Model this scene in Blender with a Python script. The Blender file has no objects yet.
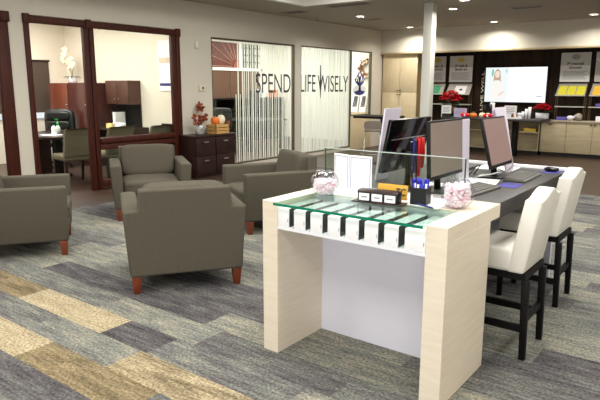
import bpy, bmesh, math, random
from mathutils import Matrix, Vector
PI = math.pi
random.seed(7)
S = bpy.context.scene
C = S.collection

# ------------------------------------------------------------------ materials
def lin(c):
    return tuple(((v/255)/12.92 if v/255 <= .04045 else (((v/255)+.055)/1.055)**2.4) for v in c) + (1.0,)

MATS = {}
def mat(name, col, rough=.5, metal=0.0, spec=.5, var=0.0, scale=8.0, stretch=(1, 1, 1), bump=0.0, bscale=200.0,
        emit=None, estr=0.0, trans=0.0, coat=0.0, col2=None):
    if name in MATS: return MATS[name]
    m = bpy.data.materials.new(name); m.use_nodes = True
    nt = m.node_tree; N = nt.nodes; L = nt.links
    b = N['Principled BSDF']
    b.inputs['Base Color'].default_value = lin(col)
    b.inputs['Roughness'].default_value = rough
    b.inputs['Metallic'].default_value = metal
    b.inputs['Specular IOR Level'].default_value = spec
    b.inputs['Coat Weight'].default_value = coat
    b.inputs['Transmission Weight'].default_value = trans
    if emit:
        b.inputs['Emission Color'].default_value = lin(emit); b.inputs['Emission Strength'].default_value = estr
    tc = N.new('ShaderNodeTexCoord'); mp = N.new('ShaderNodeMapping'); mp.inputs['Scale'].default_value = stretch
    L.new(tc.outputs['Object'], mp.inputs['Vector'])
    nz = N.new('ShaderNodeTexNoise'); nz.inputs['Scale'].default_value = scale; nz.inputs['Detail'].default_value = 4
    L.new(mp.outputs[0], nz.inputs['Vector'])
    if var > 0 or col2:
        r = N.new('ShaderNodeValToRGB')
        c1 = lin(col); c2 = lin(col2) if col2 else tuple(max(0, v*(1-var)) for v in c1[:3]) + (1,)
        r.color_ramp.elements[0].position = .3; r.color_ramp.elements[1].position = .7
        r.color_ramp.elements[0].color = c2; r.color_ramp.elements[1].color = c1
        L.new(nz.outputs['Fac'], r.inputs['Fac']); L.new(r.outputs[0], b.inputs['Base Color'])
    if bump > 0:
        n2 = N.new('ShaderNodeTexNoise'); n2.inputs['Scale'].default_value = bscale
        L.new(tc.outputs['Object'], n2.inputs['Vector'])
        bp = N.new('ShaderNodeBump'); bp.inputs['Strength'].default_value = bump; bp.inputs['Distance'].default_value = .004
        L.new(n2.outputs['Fac'], bp.inputs['Height']); L.new(bp.outputs[0], b.inputs['Normal'])
    MATS[name] = m
    return m

def glass_mat(name, tint=(255, 255, 255), gloss=.08, rough=.0):
    m = bpy.data.materials.new(name); m.use_nodes = True
    nt = m.node_tree; N = nt.nodes; L = nt.links
    N.remove(N['Principled BSDF'])
    tr = N.new('ShaderNodeBsdfTransparent'); tr.inputs[0].default_value = lin(tint)
    gl = N.new('ShaderNodeBsdfGlossy'); gl.inputs['Roughness'].default_value = rough
    fr = N.new('ShaderNodeLayerWeight'); fr.inputs['Blend'].default_value = .5
    pw = N.new('ShaderNodeMath'); pw.operation = 'POWER'; pw.inputs[1].default_value = 4.5; L.new(fr.outputs['Facing'], pw.inputs[0])
    ma = N.new('ShaderNodeMath'); ma.operation = 'MULTIPLY_ADD'; ma.inputs[1].default_value = .65; ma.inputs[2].default_value = gloss
    L.new(pw.outputs[0], ma.inputs[0])
    mx = N.new('ShaderNodeMixShader')
    L.new(ma.outputs[0], mx.inputs[0]); L.new(tr.outputs[0], mx.inputs[1]); L.new(gl.outputs[0], mx.inputs[2])
    L.new(mx.outputs[0], N['Material Output'].inputs['Surface'])
    return m

def film_mat(name, alpha=.8, col=(240, 243, 236)):
    m = bpy.data.materials.new(name); m.use_nodes = True
    nt = m.node_tree; N = nt.nodes; L = nt.links
    N.remove(N['Principled BSDF'])
    tr = N.new('ShaderNodeBsdfTransparent')
    d = N.new('ShaderNodeBsdfDiffuse'); d.inputs[0].default_value = lin(col)
    t = N.new('ShaderNodeBsdfTranslucent'); t.inputs[0].default_value = lin(col)
    a = N.new('ShaderNodeMixShader'); a.inputs[0].default_value = .5
    L.new(d.outputs[0], a.inputs[1]); L.new(t.outputs[0], a.inputs[2])
    mx = N.new('ShaderNodeMixShader'); mx.inputs[0].default_value = alpha
    L.new(tr.outputs[0], mx.inputs[1]); L.new(a.outputs[0], mx.inputs[2])
    L.new(mx.outputs[0], N['Material Output'].inputs['Surface'])
    return m

def emis(name, col, s):
    m = bpy.data.materials.new(name); m.use_nodes = True
    N = m.node_tree.nodes; N.remove(N['Principled BSDF'])
    e = N.new('ShaderNodeEmission'); e.inputs[0].default_value = lin(col); e.inputs[1].default_value = s
    m.node_tree.links.new(e.outputs[0], N['Material Output'].inputs['Surface'])
    return m

def carpet_mat():
    m = bpy.data.materials.new('carpet_planks'); m.use_nodes = True
    nt = m.node_tree; N = nt.nodes; L = nt.links
    b = N['Principled BSDF']; b.inputs['Roughness'].default_value = .95; b.inputs['Specular IOR Level'].default_value = .1
    def math_(op, a, bb=None, c=None):
        n = N.new('ShaderNodeMath'); n.operation = op
        for i, v in enumerate((a, bb, c)):
            if v is None: continue
            if isinstance(v, (int, float)): n.inputs[i].default_value = v
            else: L.new(v, n.inputs[i])
        return n.outputs[0]
    tc = N.new('ShaderNodeTexCoord'); sp = N.new('ShaderNodeSeparateXYZ'); L.new(tc.outputs['Object'], sp.inputs[0])
    X, Y = sp.outputs[0], sp.outputs[1]
    row = math_('FLOOR', math_('DIVIDE', Y, .25))
    wr = N.new('ShaderNodeTexWhiteNoise'); wr.noise_dimensions = '1D'; L.new(row, wr.inputs['W'])
    u = math_('ADD', X, wr.outputs['Value']); col = math_('FLOOR', u)
    def wn(k):
        cv = N.new('ShaderNodeCombineXYZ'); L.new(row, cv.inputs[0]); L.new(col, cv.inputs[1]); cv.inputs[2].default_value = k
        w = N.new('ShaderNodeTexWhiteNoise'); w.noise_dimensions = '3D'; L.new(cv.outputs[0], w.inputs['Vector'])
        return w.outputs['Value']
    w1, w2 = wn(1.3), wn(5.1)
    # streaks running along X, shifted per plank
    cs = N.new('ShaderNodeCombineXYZ')
    L.new(math_('ADD', math_('MULTIPLY', X, 2.4), math_('MULTIPLY', w1, 37.0)), cs.inputs[0])
    L.new(math_('ADD', math_('MULTIPLY', Y, 12.0), math_('MULTIPLY', w2, 91.0)), cs.inputs[1])
    st = N.new('ShaderNodeTexNoise'); st.inputs['Scale'].default_value = 1.0; st.inputs['Detail'].default_value = 5; st.inputs['Roughness'].default_value = .68
    L.new(cs.outputs[0], st.inputs['Vector'])
    fine = N.new('ShaderNodeTexNoise'); fine.inputs['Scale'].default_value = 62; fine.inputs['Detail'].default_value = 3; fine.inputs['Roughness'].default_value = .7
    L.new(tc.outputs['Object'], fine.inputs['Vector'])
    c2 = N.new('ShaderNodeCombineXYZ')
    L.new(math_('ADD', math_('MULTIPLY', X, 5.0), math_('MULTIPLY', w2, 53.0)), c2.inputs[0]); L.new(math_('MULTIPLY', Y, 48.0), c2.inputs[1])
    s2 = N.new('ShaderNodeTexNoise'); s2.inputs['Scale'].default_value = 1.0; s2.inputs['Detail'].default_value = 3
    L.new(c2.outputs[0], s2.inputs['Vector'])
    v = math_('ADD', math_('MULTIPLY', w1, .45), math_('MULTIPLY', math_('SUBTRACT', st.outputs['Fac'], .5), 1.0))
    v = math_('ADD', v, math_('MULTIPLY', math_('SUBTRACT', s2.outputs['Fac'], .5), .75))
    v = math_('ADD', v, .28)
    rp = N.new('ShaderNodeValToRGB'); L.new(v, rp.inputs['Fac'])
    e = rp.color_ramp.elements
    e[0].position = .05; e[0].color = lin(CARPET[0]); e[1].position = .95; e[1].color = lin(CARPET[-1])
    for p, c in zip((.28, .45, .60, .78), CARPET[1:-1]):
        x = e.new(p); x.color = lin(c)
    # warm accent planks: (row range, x range)
    acc = None
    for y0, y1, x0, x1, cc in ACCENT:
        my = math_('MULTIPLY', math_('GREATER_THAN', Y, y0), math_('LESS_THAN', Y, y1))
        mx = math_('MULTIPLY', math_('GREATER_THAN', X, x0), math_('LESS_THAN', X, x1))
        mk = math_('MULTIPLY', my, mx)
        ra = N.new('ShaderNodeValToRGB'); L.new(math_('ADD', math_('MULTIPLY', st.outputs['Fac'], .6), math_('MULTIPLY', s2.outputs['Fac'], .4)), ra.inputs['Fac'])
        ra.color_ramp.elements[0].position = .38; ra.color_ramp.elements[1].position = .6
        ra.color_ramp.elements[0].color = lin(cc[0]); ra.color_ramp.elements[1].color = lin(cc[1])
        mi = N.new('ShaderNodeMix'); mi.data_type = 'RGBA'
        L.new(mk, mi.inputs['Factor']); L.new(acc if acc else rp.outputs[0], mi.inputs['A']); L.new(ra.outputs[0], mi.inputs['B'])
        acc = mi.outputs['Result']
    hs = N.new('ShaderNodeMix'); hs.data_type = 'RGBA'; hs.blend_type = 'MULTIPLY'; hs.inputs['Factor'].default_value = 1
    rf = N.new('ShaderNodeValToRGB'); L.new(fine.outputs['Fac'], rf.inputs['Fac'])
    rf.color_ramp.elements[0].position = .3; rf.color_ramp.elements[0].color = (.36, .36, .36, 1)
    rf.color_ramp.elements[1].position = .7; rf.color_ramp.elements[1].color = (1.62, 1.62, 1.62, 1)
    L.new(acc, hs.inputs['A']); L.new(rf.outputs[0], hs.inputs['B']); L.new(hs.outputs['Result'], b.inputs['Base Color'])
    bp = N.new('ShaderNodeBump'); bp.inputs['Strength'].default_value = .5; bp.inputs['Distance'].default_value = .004
    L.new(fine.outputs['Fac'], bp.inputs['Height']); L.new(bp.outputs[0], b.inputs['Normal'])
    return m
CARPET = [(60, 57, 61), (86, 83, 85), (104, 103, 101), (120, 122, 116), (144, 141, 127), (168, 162, 144)]
LT = ((154, 140, 112), (180, 167, 139)); OC = ((100, 89, 68), (146, 131, 102)); MX = ((108, 96, 74), (174, 160, 130))
ACCENT = [(1.5, 1.75, -5, -3.23, LT), (1.5, 1.75, -3.23, -2.23, OC), (1.75, 2.0, -2.70, -1.70, MX),
          (2.0, 2.25, -4.15, -3.12, LT), (2.0, 2.25, -5.15, -4.15, OC)]

def wood_floor():
    m = mat('brown_plank_floor', (76, 57, 45), .4, var=.35, scale=3, stretch=(1, 9, 1), col2=(56, 42, 34))
    return m

M = dict(
 wall=mat('wall_paint', (208, 202, 188), .85, var=.03, scale=2, bump=.05),
 owall=mat('office_paint', (232, 224, 208), .85, var=.02, scale=2),
 wwall=mat('white_paint', (244, 242, 232), .85, var=.02, scale=2),
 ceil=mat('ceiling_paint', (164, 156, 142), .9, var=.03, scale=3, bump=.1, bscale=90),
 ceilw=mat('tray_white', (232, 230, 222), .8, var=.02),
 trim=mat('red_brown_trim', (74, 30, 17), .55, spec=.25, var=.5, scale=5, stretch=(6, 6, .6)),
 pale=mat('pale_wood_laminate', (236, 225, 206), .42, col2=(228, 215, 194), scale=4, stretch=(1.2, 1.2, 14)),
 paleX=mat('pale_wood_horizontal', (237, 227, 208), .40, col2=(230, 217, 197), scale=4, stretch=(1.5, 14, 14)),
 beige=mat('beige_wood_cabinet', (180, 167, 138), .5, col2=(166, 150, 120), scale=3, stretch=(1, 1, 12)),
 beigeV=mat('beige_wood_tall', (212, 196, 162), .5, col2=(204, 186, 150), scale=3, stretch=(10, 10, 1)),
 fabric=mat('grey_green_upholstery', (92, 87, 76), .95, spec=.15, var=.22, scale=120, bump=.35, bscale=260),
 legw=mat('orange_brown_leg', (118, 50, 20), .35, var=.3, scale=10, stretch=(4, 4, .6), coat=.3),
 whitel=mat('white_laminate', (240, 240, 246), .35, var=.01),
 lav=mat('white_back_panel', (222, 222, 234), .5, var=.02),
 whitep=mat('white_paper', (246, 246, 248), .7, var=.01),
 greyp=mat('grey_print', (150, 150, 158), .8, var=.05),
 ink=mat('black_ink', (28, 26, 28), .6, var=.1),
 dark=mat('charcoal_laminate', (48, 45, 44), .42, var=.12, scale=10),
 black=mat('black_plastic', (16, 16, 16), .4, spec=.3, var=.15),
 blackg=mat('black_gloss', (10, 9, 9), .12, var=.1),
 boxside=mat('grey_box_side', (66, 68, 66), .55, var=.1),
 privacy=mat('brown_screen_reflection', (160, 134, 130), .34, var=.06, scale=3),  # room reflection on a switched-off screen, put into the base colour
 reflscr2=mat('grey_brown_screen_reflection', (150, 134, 127), .34, var=.06, scale=3),  # middle monitor, also off: its reflected room tone is painted in
 lil=mat('lilac_white_board', (222, 216, 232), .55, var=.02),
 silver=mat('brushed_silver', (190, 190, 188), .3, metal=.9, var=.08),
 leather=mat('white_leather', (234, 230, 220), .42, var=.05, scale=6, bump=.06, bscale=120),
 blackw=mat('black_wood', (10, 8, 8), .55, spec=.2, var=.2, scale=8, stretch=(5, 5, 1)),
 esp=mat('espresso_wood', (46, 22, 17), .45, spec=.3, col2=(33, 16, 13), scale=4, stretch=(1, 1, 10), coat=.2),
 cherry=mat('cherry_wood', (108, 48, 24), .42, col2=(86, 37, 19), scale=4, stretch=(8, 8, 1), coat=.2),
 brownc=mat('brown_wood_cabinet', (88, 54, 40), .5, col2=(72, 43, 31), scale=4, stretch=(8, 8, 1)),
 darkwall=mat('dark_wood_wall', (50, 32, 18), .75, spec=.2, col2=(24, 17, 12), scale=2.2, stretch=(4, 4, .5)),
 kb=mat('dark_grey_keyboard', (84, 82, 78), .5, var=.1, scale=30),
 keycap=mat('grey_keycap', (112, 110, 104), .5, var=.1, scale=30),
 mousepad=mat('blue_mouse_pad', (70, 66, 150), .7, var=.1),
 gold=mat('gold_sign', (206, 158, 42), .4, var=.12, scale=9),
 red=mat('red_ribbon', (226, 16, 24), .5, var=.1),
 redleaf=mat('red_petal', (186, 8, 24), .8, spec=.15, var=.35, scale=30),
 green=mat('green_leaf', (44, 74, 34), .55, var=.3, scale=20),
 lgreen=mat('yellow_green_stem', (110, 128, 60), .6, var=.2, scale=20),
 petal=mat('cream_petal', (246, 240, 206), .6, var=.05, scale=20),
 pink=mat('pink_candy', (250, 206, 214), .5, col2=(254, 240, 242), scale=60),
 navy=mat('navy_blue', (36, 38, 110), .5, var=.1),
 navyv=mat('navy_vinyl', (44, 52, 118), .5, var=.05),
 bluepen=mat('blue_pen', (34, 40, 190), .35, var=.05),
 orange=mat('orange_pumpkin', (232, 118, 30), .45, var=.15, scale=12),
 cream=mat('cream_pumpkin', (238, 224, 200), .5, var=.06, scale=12),
 rust=mat('rust_leaves', (168, 84, 30), .6, col2=(110, 44, 24), scale=30),
 crate=mat('light_wood_crate', (206, 160, 92), .6, var=.2, scale=8, stretch=(1, 1, 8)),
 yellow=mat('yellow_card', (214, 206, 40), .6, var=.1, scale=30),
 blind=mat('dark_woven_blind', (84, 70, 58), .8, var=.3, scale=4, stretch=(1, 1, 40)),
 blind2=mat('brown_roller_shade', (104, 74, 56), .8, var=.12, scale=3, stretch=(1, 1, 30)),
 shutter=mat('red_brown_shutter', (104, 46, 34), .5, var=.2, scale=5),
 metal=mat('bronze_frame', (92, 86, 70), .4, metal=.4, var=.1),
 chairw=mat('sage_upholstery', (104, 98, 76), .9, var=.15, scale=60),
 blkleather=mat('black_leather', (26, 30, 28), .35, var=.2, scale=8),
 vent=mat('vent_grille', (150, 144, 132), .6, var=.1),
 poster=mat('poster_grey', (186, 184, 178), .6, var=.03),
 posterw=mat('poster_white', (222, 222, 222), .6, var=.02),
 olive=mat('yellow_emblem', (186, 168, 70), .6, var=.1),
 purple=mat('purple_box', (96, 84, 170), .5, var=.1),
 grn=mat('green_plastic', (30, 170, 70), .4, var=.05),
 teal=mat('green_card', (40, 140, 96), .6, var=.05),
 toe=mat('black_toe_kick', (26, 22, 20), .7, var=.1),
 brass=mat('brown_pot', (150, 110, 60), .5, var=.1),
 wreathm=mat('brown_wreath', (150, 100, 60), .8, col2=(96, 58, 34), scale=30),
)
M['floorw'] = wood_floor(); M['carpet'] = carpet_mat()
M['pane'] = glass_mat('clear_pane', (250, 252, 250), 0.03)
M['tablegl'] = glass_mat('counter_glass', (240, 250, 246), 0.04)
M['screengl'] = glass_mat('screen_glass', (242, 247, 243), 0.03)
M['bowlgl'] = glass_mat('bowl_glass', (250, 250, 252), .04)
M['edgegl'] = mat('green_glass_edge', (10, 128, 96), .15, var=.1, emit=None)
M['acryl'] = glass_mat('clear_acrylic', (246, 248, 252), 0.05)
M['film'] = film_mat('frosted_film', .74)
M['screen'] = emis('white_screen_glow', (250, 252, 255), 1.15)
M['lamp'] = emis('lamp_glow', (255, 246, 226), 14)
def semis(n, c): return emis(n, c, 1.0)

# ------------------------------------------------------------------ mesh builder
class MB:
    def __init__(s): s.bm = bmesh.new(); s.T = Matrix()
    def _add(s, b2, smooth=False, mi=0, mtx=None):
        if smooth:
            for f in b2.faces: f.smooth = True
        for f in b2.faces: f.material_index = mi
        b2.transform(s.T @ (mtx or Matrix()))
        me = bpy.data.meshes.new('t'); b2.to_mesh(me); b2.free(); s.bm.from_mesh(me); bpy.data.meshes.remove(me)
        return s
    def box(s, x0, x1, y0, y1, z0, z1, bev=0.0, seg=2, mi=0, mtx=None, smooth=None):
        b = bmesh.new(); bmesh.ops.create_cube(b, size=1)
        for v in b.verts:
            v.co = Vector((x0 if v.co.x < 0 else x1, y0 if v.co.y < 0 else y1, z0 if v.co.z < 0 else z1))
        if bev > 0:
            bmesh.ops.bevel(b, geom=b.edges[:], offset=min(bev, .49*min(abs(x1-x0), abs(y1-y0), abs(z1-z0))), segments=seg, affect='EDGES', profile=.5)
        return s._add(b, bev > 0 if smooth is None else smooth, mi, mtx)
    def hexa(s, bot, top, bev=0.0, seg=2, mi=0, smooth=None):       # four bottom points, four top points
        b = bmesh.new(); v = [b.verts.new(p) for p in list(bot)+list(top)]
        for f in ((3, 2, 1, 0), (4, 5, 6, 7), (0, 1, 5, 4), (1, 2, 6, 5), (2, 3, 7, 6), (3, 0, 4, 7)): b.faces.new([v[i] for i in f])
        bmesh.ops.recalc_face_normals(b, faces=b.faces[:])
        if bev > 0: bmesh.ops.bevel(b, geom=b.edges[:], offset=bev, segments=seg, affect='EDGES', profile=.5)
        return s._add(b, bev > 0 if smooth is None else smooth, mi)
    def pillow(s, x0, x1, y0, y1, z0, z1, n=5, mi=0, mtx=None, cuts=9):
        b = bmesh.new(); bmesh.ops.create_cube(b, size=2)
        bmesh.ops.subdivide_edges(b, edges=b.edges[:], cuts=cuts, use_grid_fill=True)
        cx, cy, cz = (x0+x1)/2, (y0+y1)/2, (z0+z1)/2; hx, hy, hz = (x1-x0)/2, (y1-y0)/2, (z1-z0)/2
        for v in b.verts:
            r = (abs(v.co.x)**n + abs(v.co.y)**n + abs(v.co.z)**n)**(1/n)
            p = v.co/r; v.co = Vector((cx+p.x*hx, cy+p.y*hy, cz+p.z*hz))
        return s._add(b, True, mi, mtx)
    def tube(s, pts, r, n=8, mi=0, cap=True):
        pts = [Vector(p) for p in pts]; rr = r if isinstance(r, (list, tuple)) else [r]*len(pts)
        b = bmesh.new(); rings = []
        up = Vector((0, 0, 1))
        for i, p in enumerate(pts):
            d = (pts[min(i+1, len(pts)-1)] - pts[max(i-1, 0)]).normalized()
            a = d.cross(up if abs(d.z) < .95 else Vector((1, 0, 0))).normalized(); c = a.cross(d)
            rings.append([b.verts.new(p + rr[i]*(math.cos(2*PI*k/n)*a + math.sin(2*PI*k/n)*c)) for k in range(n)])
        for i in range(len(pts)-1):
            for k in range(n):
                b.faces.new((rings[i][k], rings[i][(k+1) % n], rings[i+1][(k+1) % n], rings[i+1][k]))
        if cap: b.faces.new(rings[0][::-1]); b.faces.new(rings[-1])
        bmesh.ops.recalc_face_normals(b, faces=b.faces[:])
        return s._add(b, n > 5, mi)
    def lathe(s, prof, c=(0, 0, 0), n=20, mi=0, cap0=True, cap1=True):
        b = bmesh.new(); rings = []
        for r, z in prof:
            rings.append([b.verts.new((c[0]+r*math.cos(2*PI*k/n), c[1]+r*math.sin(2*PI*k/n), c[2]+z)) for k in range(n)])
        for i in range(len(prof)-1):
            for k in range(n): b.faces.new((rings[i][k], rings[i][(k+1) % n], rings[i+1][(k+1) % n], rings[i+1][k]))
        if cap0: b.faces.new(rings[0][::-1])
        if cap1: b.faces.new(rings[-1])
        return s._add(b, True, mi)
    def sph(s, c, r, sc=(1, 1, 1), mi=0, sub=2):
        b = bmesh.new(); bmesh.ops.create_icosphere(b, subdivisions=sub, radius=r)
        return s._add(b, True, mi, Matrix.Translation(c) @ Matrix.Diagonal((sc[0], sc[1], sc[2], 1)))
    def ring(s, c, R, r, axis='y', n=24, k=8, mi=0):
        pts = []
        b = bmesh.new(); rings = []
        for i in range(n):
            a = 2*PI*i/n; rr = []
            for j in range(k):
                q = 2*PI*j/k; rad = R + r*math.cos(q); h = r*math.sin(q)
                p = (rad*math.cos(a), rad*math.sin(a), h)
                if axis == 'y': p = (p[0], p[2], p[1])
                if axis == 'x': p = (p[2], p[0], p[1])
                rr.append(b.verts.new(Vector(c)+Vector(p)))
            rings.append(rr)
        for i in range(n):
            for j in range(k):
                b.faces.new((rings[i][j], rings[(i+1) % n][j], rings[(i+1) % n][(j+1) % k], rings[i][(j+1) % k]))
        bmesh.ops.recalc_face_normals(b, faces=b.faces[:])
        return s._add(b, True, mi)
    def poly(s, pts, thick, nrm, mi=0):                             # flat outline with thickness along nrm
        b = bmesh.new(); n = Vector(nrm)*thick
        a = [b.verts.new(Vector(p)) for p in pts]; c = [b.verts.new(Vector(p)+n) for p in pts]
        b.faces.new(a[::-1]); b.faces.new(c)
        for i in range(len(pts)): b.faces.new((a[i], a[(i+1) % len(pts)], c[(i+1) % len(pts)], c[i]))
        bmesh.ops.recalc_face_normals(b, faces=b.faces[:])
        return s._add(b, False, mi)
    def polyb(s, pts, thick, nrm, bev, mi=0):                       # the same with rounded edges
        t = MB().poly(pts, thick, nrm); b = t.bm
        bmesh.ops.remove_doubles(b, verts=b.verts[:], dist=1e-5)
        bmesh.ops.bevel(b, geom=b.edges[:], offset=bev, segments=3, affect='EDGES', profile=.5)
        for f in b.faces: f.smooth = len(f.verts) == 4 and f.calc_area() < .02
        return s._add(b, False, mi)
    def leaf(s, base, d, length, width, mi=0, droop=.3):
        d = Vector(d).normalized(); side = d.cross(Vector((0, 0, 1)))
        if side.length < .05: side = Vector((1, 0, 0))
        side.normalize(); base = Vector(base); b = bmesh.new()
        up = side.cross(d).normalized()
        rows = [(0, .15), (.3, .8), (.6, 1), (.85, .6), (1, .05)]
        vs = []
        for t, w in rows:
            p = base + d*length*t - Vector((0, 0, 1))*droop*length*t*t
            vs.append((b.verts.new(p-side*width*w/2+up*width*.12*w), b.verts.new(p), b.verts.new(p+side*width*w/2+up*width*.12*w)))
        for i in range(4):
            for k in (0, 1): b.faces.new((vs[i][k], vs[i][k+1], vs[i+1][k+1], vs[i+1][k]))
        return s._add(b, True, mi)
    def text(s, txt, origin, right, up, width, height, depth=.002, mi=0, bold=0.0):
        cu = bpy.data.curves.new('t', 'FONT'); cu.body = txt; cu.size = 1; cu.extrude = .01; cu.offset = bold - .003
        o = bpy.data.objects.new('t', cu); C.objects.link(o)
        dg = bpy.context.evaluated_depsgraph_get(); dg.update()
        me = bpy.data.meshes.new_from_object(o.evaluated_get(dg)); bpy.data.objects.remove(o); bpy.data.curves.remove(cu)
        xs = [v.co.x for v in me.vertices]; ys = [v.co.y for v in me.vertices]
        x0, x1, y0, y1 = min(xs), max(xs), min(ys), max(ys)
        R_, U_ = Vector(right).normalized(), Vector(up).normalized(); Nn = R_.cross(U_)
        b = bmesh.new(); b.from_mesh(me); bpy.data.meshes.remove(me)
        for v in b.verts:
            v.co = Vector(origin) + R_*((v.co.x-x0)/(x1-x0)*width) + U_*((v.co.y-y0)/(y1-y0)*height) + Nn*(depth*(v.co.z/.02+.5))
        return s._add(b, False, mi)
    def build(s, name, mats, parent=None, world=False):
        me = bpy.data.meshes.new(name)
        if world and parent is not None:
            off = parent.location.copy(); q = parent
            while q.parent: q = q.parent; off += q.location
            s.bm.transform(Matrix.Translation(-off))
        s.bm.to_mesh(me); s.bm.free()
        for m in (mats if isinstance(mats, (list, tuple)) else [mats]): me.materials.append(m)
        o = bpy.data.objects.new(name, me); C.objects.link(o)
        if parent is not None: o.parent = parent
        return o

def tag(o, label=None, cat=None, group=None, kind=None):
    if label: o['label'] = label
    if cat: o['category'] = cat
    if group: o['group'] = group
    if kind: o['kind'] = kind
    return o
def thing(name, label, cat, loc=(0, 0, 0), rz=0.0, group=None):
    o = bpy.data.objects.new(name, None); C.objects.link(o); o.empty_display_size = .1
    o.location = loc; o.rotation_euler = (0, 0, rz)
    return tag(o, label, cat, group)
def struct(name, loc=None):
    o = bpy.data.objects.new(name, None); C.objects.link(o); o['kind'] = 'structure'
    return o
def dup(o, loc=None, rz=None, label=None, parent=None):
    c = o.copy(); C.objects.link(c)
    if parent is not None: c.parent = parent
    if loc is not None: c.location = loc
    if rz is not None: c.rotation_euler = (0, 0, rz)
    if label: c['label'] = label
    for ch in [x for x in C.objects if x.parent == o]: dup(ch, parent=c)
    return c
def solo(name, mb, m, label, cat, group=None, at=None):             # a thing that is one mesh; mb in world coordinates, origin moved to its base
    o = mb.build(name, m)
    if at is None:
        vs = [v.co for v in o.data.vertices]
        at = (sum(v.x for v in vs)/len(vs), sum(v.y for v in vs)/len(vs), min(v.z for v in vs))
    o.data.transform(Matrix.Translation(-Vector(at))); o.location = at
    return tag(o, label, cat, group)
def B(*a, **k): return MB().box(*a, **k)

# ------------------------------------------------------------------ the setting
W = -7.68; WT = .10; CZ = 2.95; SY = 13.6; BY = 14.3
def st(name, mb, m): o = mb.build(name, m); o['kind'] = 'structure'; return o

f = MB()
f.box(-6.73, 3, -2.5, 9.2, -.06, 0, mi=0)
f.box(-12, -6.73, -2.5, 9.2, -.06, 0, mi=1); f.box(-12, 3, 9.2, 14.5, -.06, 0, mi=1)
st('floor', f, [M['carpet'], M['floorw']])

wl = MB()
for y0, y1, z0, z1 in ((-2.5, 2.7, 0, CZ), (2.7, 3.9, 2.475, CZ), (3.9, 4.11, 0, CZ), (4.11, 6.78, 2.475, CZ), (6.78, 7.52, 0, CZ),
                       (7.52, 13.17, 2.405, CZ), (9.96, 10.17, 0, 2.405), (7.52, 9.96, 0, .07), (10.17, 12.2, 0, .07), (13.17, 14.3, 0, CZ)):
    wl.box(W-WT, W, y0, y1, z0, z1)
st('wall_left', wl, M['wall'])
st('trim_1', B(W-WT, W+.012, 12.2, 13.17, 0, .80, bev=.004).box(W-.002, W+.02, 12.2, 13.17, .80, .83), M['beigeV'])
wb = MB(); wb.box(W, 3, BY, BY+.1, 0, CZ); st('wall_back', wb, M['darkwall'])
ws = MB(); ws.box(W, 3, SY, BY, 2.40, CZ); st('wall_header', ws, M['wall'])
st('trim_2', B(W, 3, SY-.015, SY+.12, 2.355, 2.40, bev=.006), mat('header_trim', (176, 158, 124), .5, var=.1))
wr = MB(); wr.box(3, 3.1, -2.5, 14.4, 0, CZ); st('wall_right', wr, M['wall'])
wf = MB(); wf.box(-12, 3.1, -2.6, -2.5, 0, CZ); st('wall_front', wf, M['wall'])
# ceiling with a shallow raised tray over the seating
TX0, TX1, TY0, TY1 = -6.36, 2.0, -1.8, 8.54
ce = MB()
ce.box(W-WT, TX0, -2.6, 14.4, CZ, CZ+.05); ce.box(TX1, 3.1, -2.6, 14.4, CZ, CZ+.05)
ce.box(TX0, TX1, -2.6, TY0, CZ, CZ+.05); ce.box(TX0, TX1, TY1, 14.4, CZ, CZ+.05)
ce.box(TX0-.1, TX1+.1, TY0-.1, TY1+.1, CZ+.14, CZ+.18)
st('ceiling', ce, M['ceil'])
tt = MB()
for a in ((TX0-.012, TX0+.02, TY0, TY1), (TX1-.02, TX1+.012, TY0, TY1), (TX0, TX1, TY0-.012, TY0+.02), (TX0, TX1, TY1-.02, TY1+.012)):
    tt.box(*a, CZ-.02, CZ+.14)
for a in ((TX0-.07, TX0+.0, TY0-.07, TY1+.07), (TX0, TX1, TY1-.0, TY1+.07)):
    tt.box(*a, CZ-.02, CZ-.002)
st('trim_3', tt, M['ceilw'])
st('ceiling_office', B(-12, W-WT, -2.6, 14.4, CZ, CZ+.05), M['ceilw'])
wo = MB(); wo.box(-11.9, -11.8, -2.6, 7.2, 0, CZ); wo.box(-11.8, W-WT, 7.2, 7.3, 0, CZ); st('wall_office', wo, M['owall'])
wd = MB(); wd.box(-11.9, -11.8, 7.3, 14.4, 0, CZ); wd.box(-11.8, W-WT, BY, BY+.1, 0, CZ); st('wall_display', wd, M['wwall'])
# round-cornered white column
co = MB(); co.box(-4.476-.085, -4.476+.085, 9.6-.085, 9.6+.085, 0, CZ-.001, bev=.012)
st('column', co, mat('column_white', (206, 206, 198), .6, var=.03))

# door and side window of the office: red-brown wood frame
d1 = struct('door_1')
X0, X1 = W-.05, W+.022
def frame(nm, lst, m, par, bev=.008):
    mb = MB()
    for y0, y1, z0, z1 in lst: mb.box(X0, X1, y0, y1, z0, z1, bev=bev)
    return mb.build(nm, m, par)
frame('door_jamb', ((4.11, 4.185, 0, 2.37), (4.98, 5.06, 0, 2.37)), M['trim'], d1)
frame('top_rail', ((4.13, 6.77, 2.37, 2.465),), M['trim'], d1)
frame('window_jamb', ((5.075, 5.15, 0, 2.37), (6.60, 6.69, .0, 2.37)), M['trim'], d1)
frame('outer_jamb', ((6.70, 6.78, 0, 2.37),), M['trim'], d1)
cb = MB()
for y in (4.145, 5.065, 6.745): cb.box(W-.002, W+.04, y-.045, y+.045, 2.355, 2.485, bev=.01)
cb.build('corner_block', M['trim'], d1)
MB().box(W-.08, W+.05, 5.15, 6.6, .69, .78, bev=.02).box(W-.06, W+.03, 5.15, 6.6, .60, .68, bev=.006).build('middle_rail', M['trim'], d1)
MB().box(W-.08, W+.03, 5.15, 6.6, .03, .14, bev=.01).build('bottom_rail', M['trim'], d1)
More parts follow.
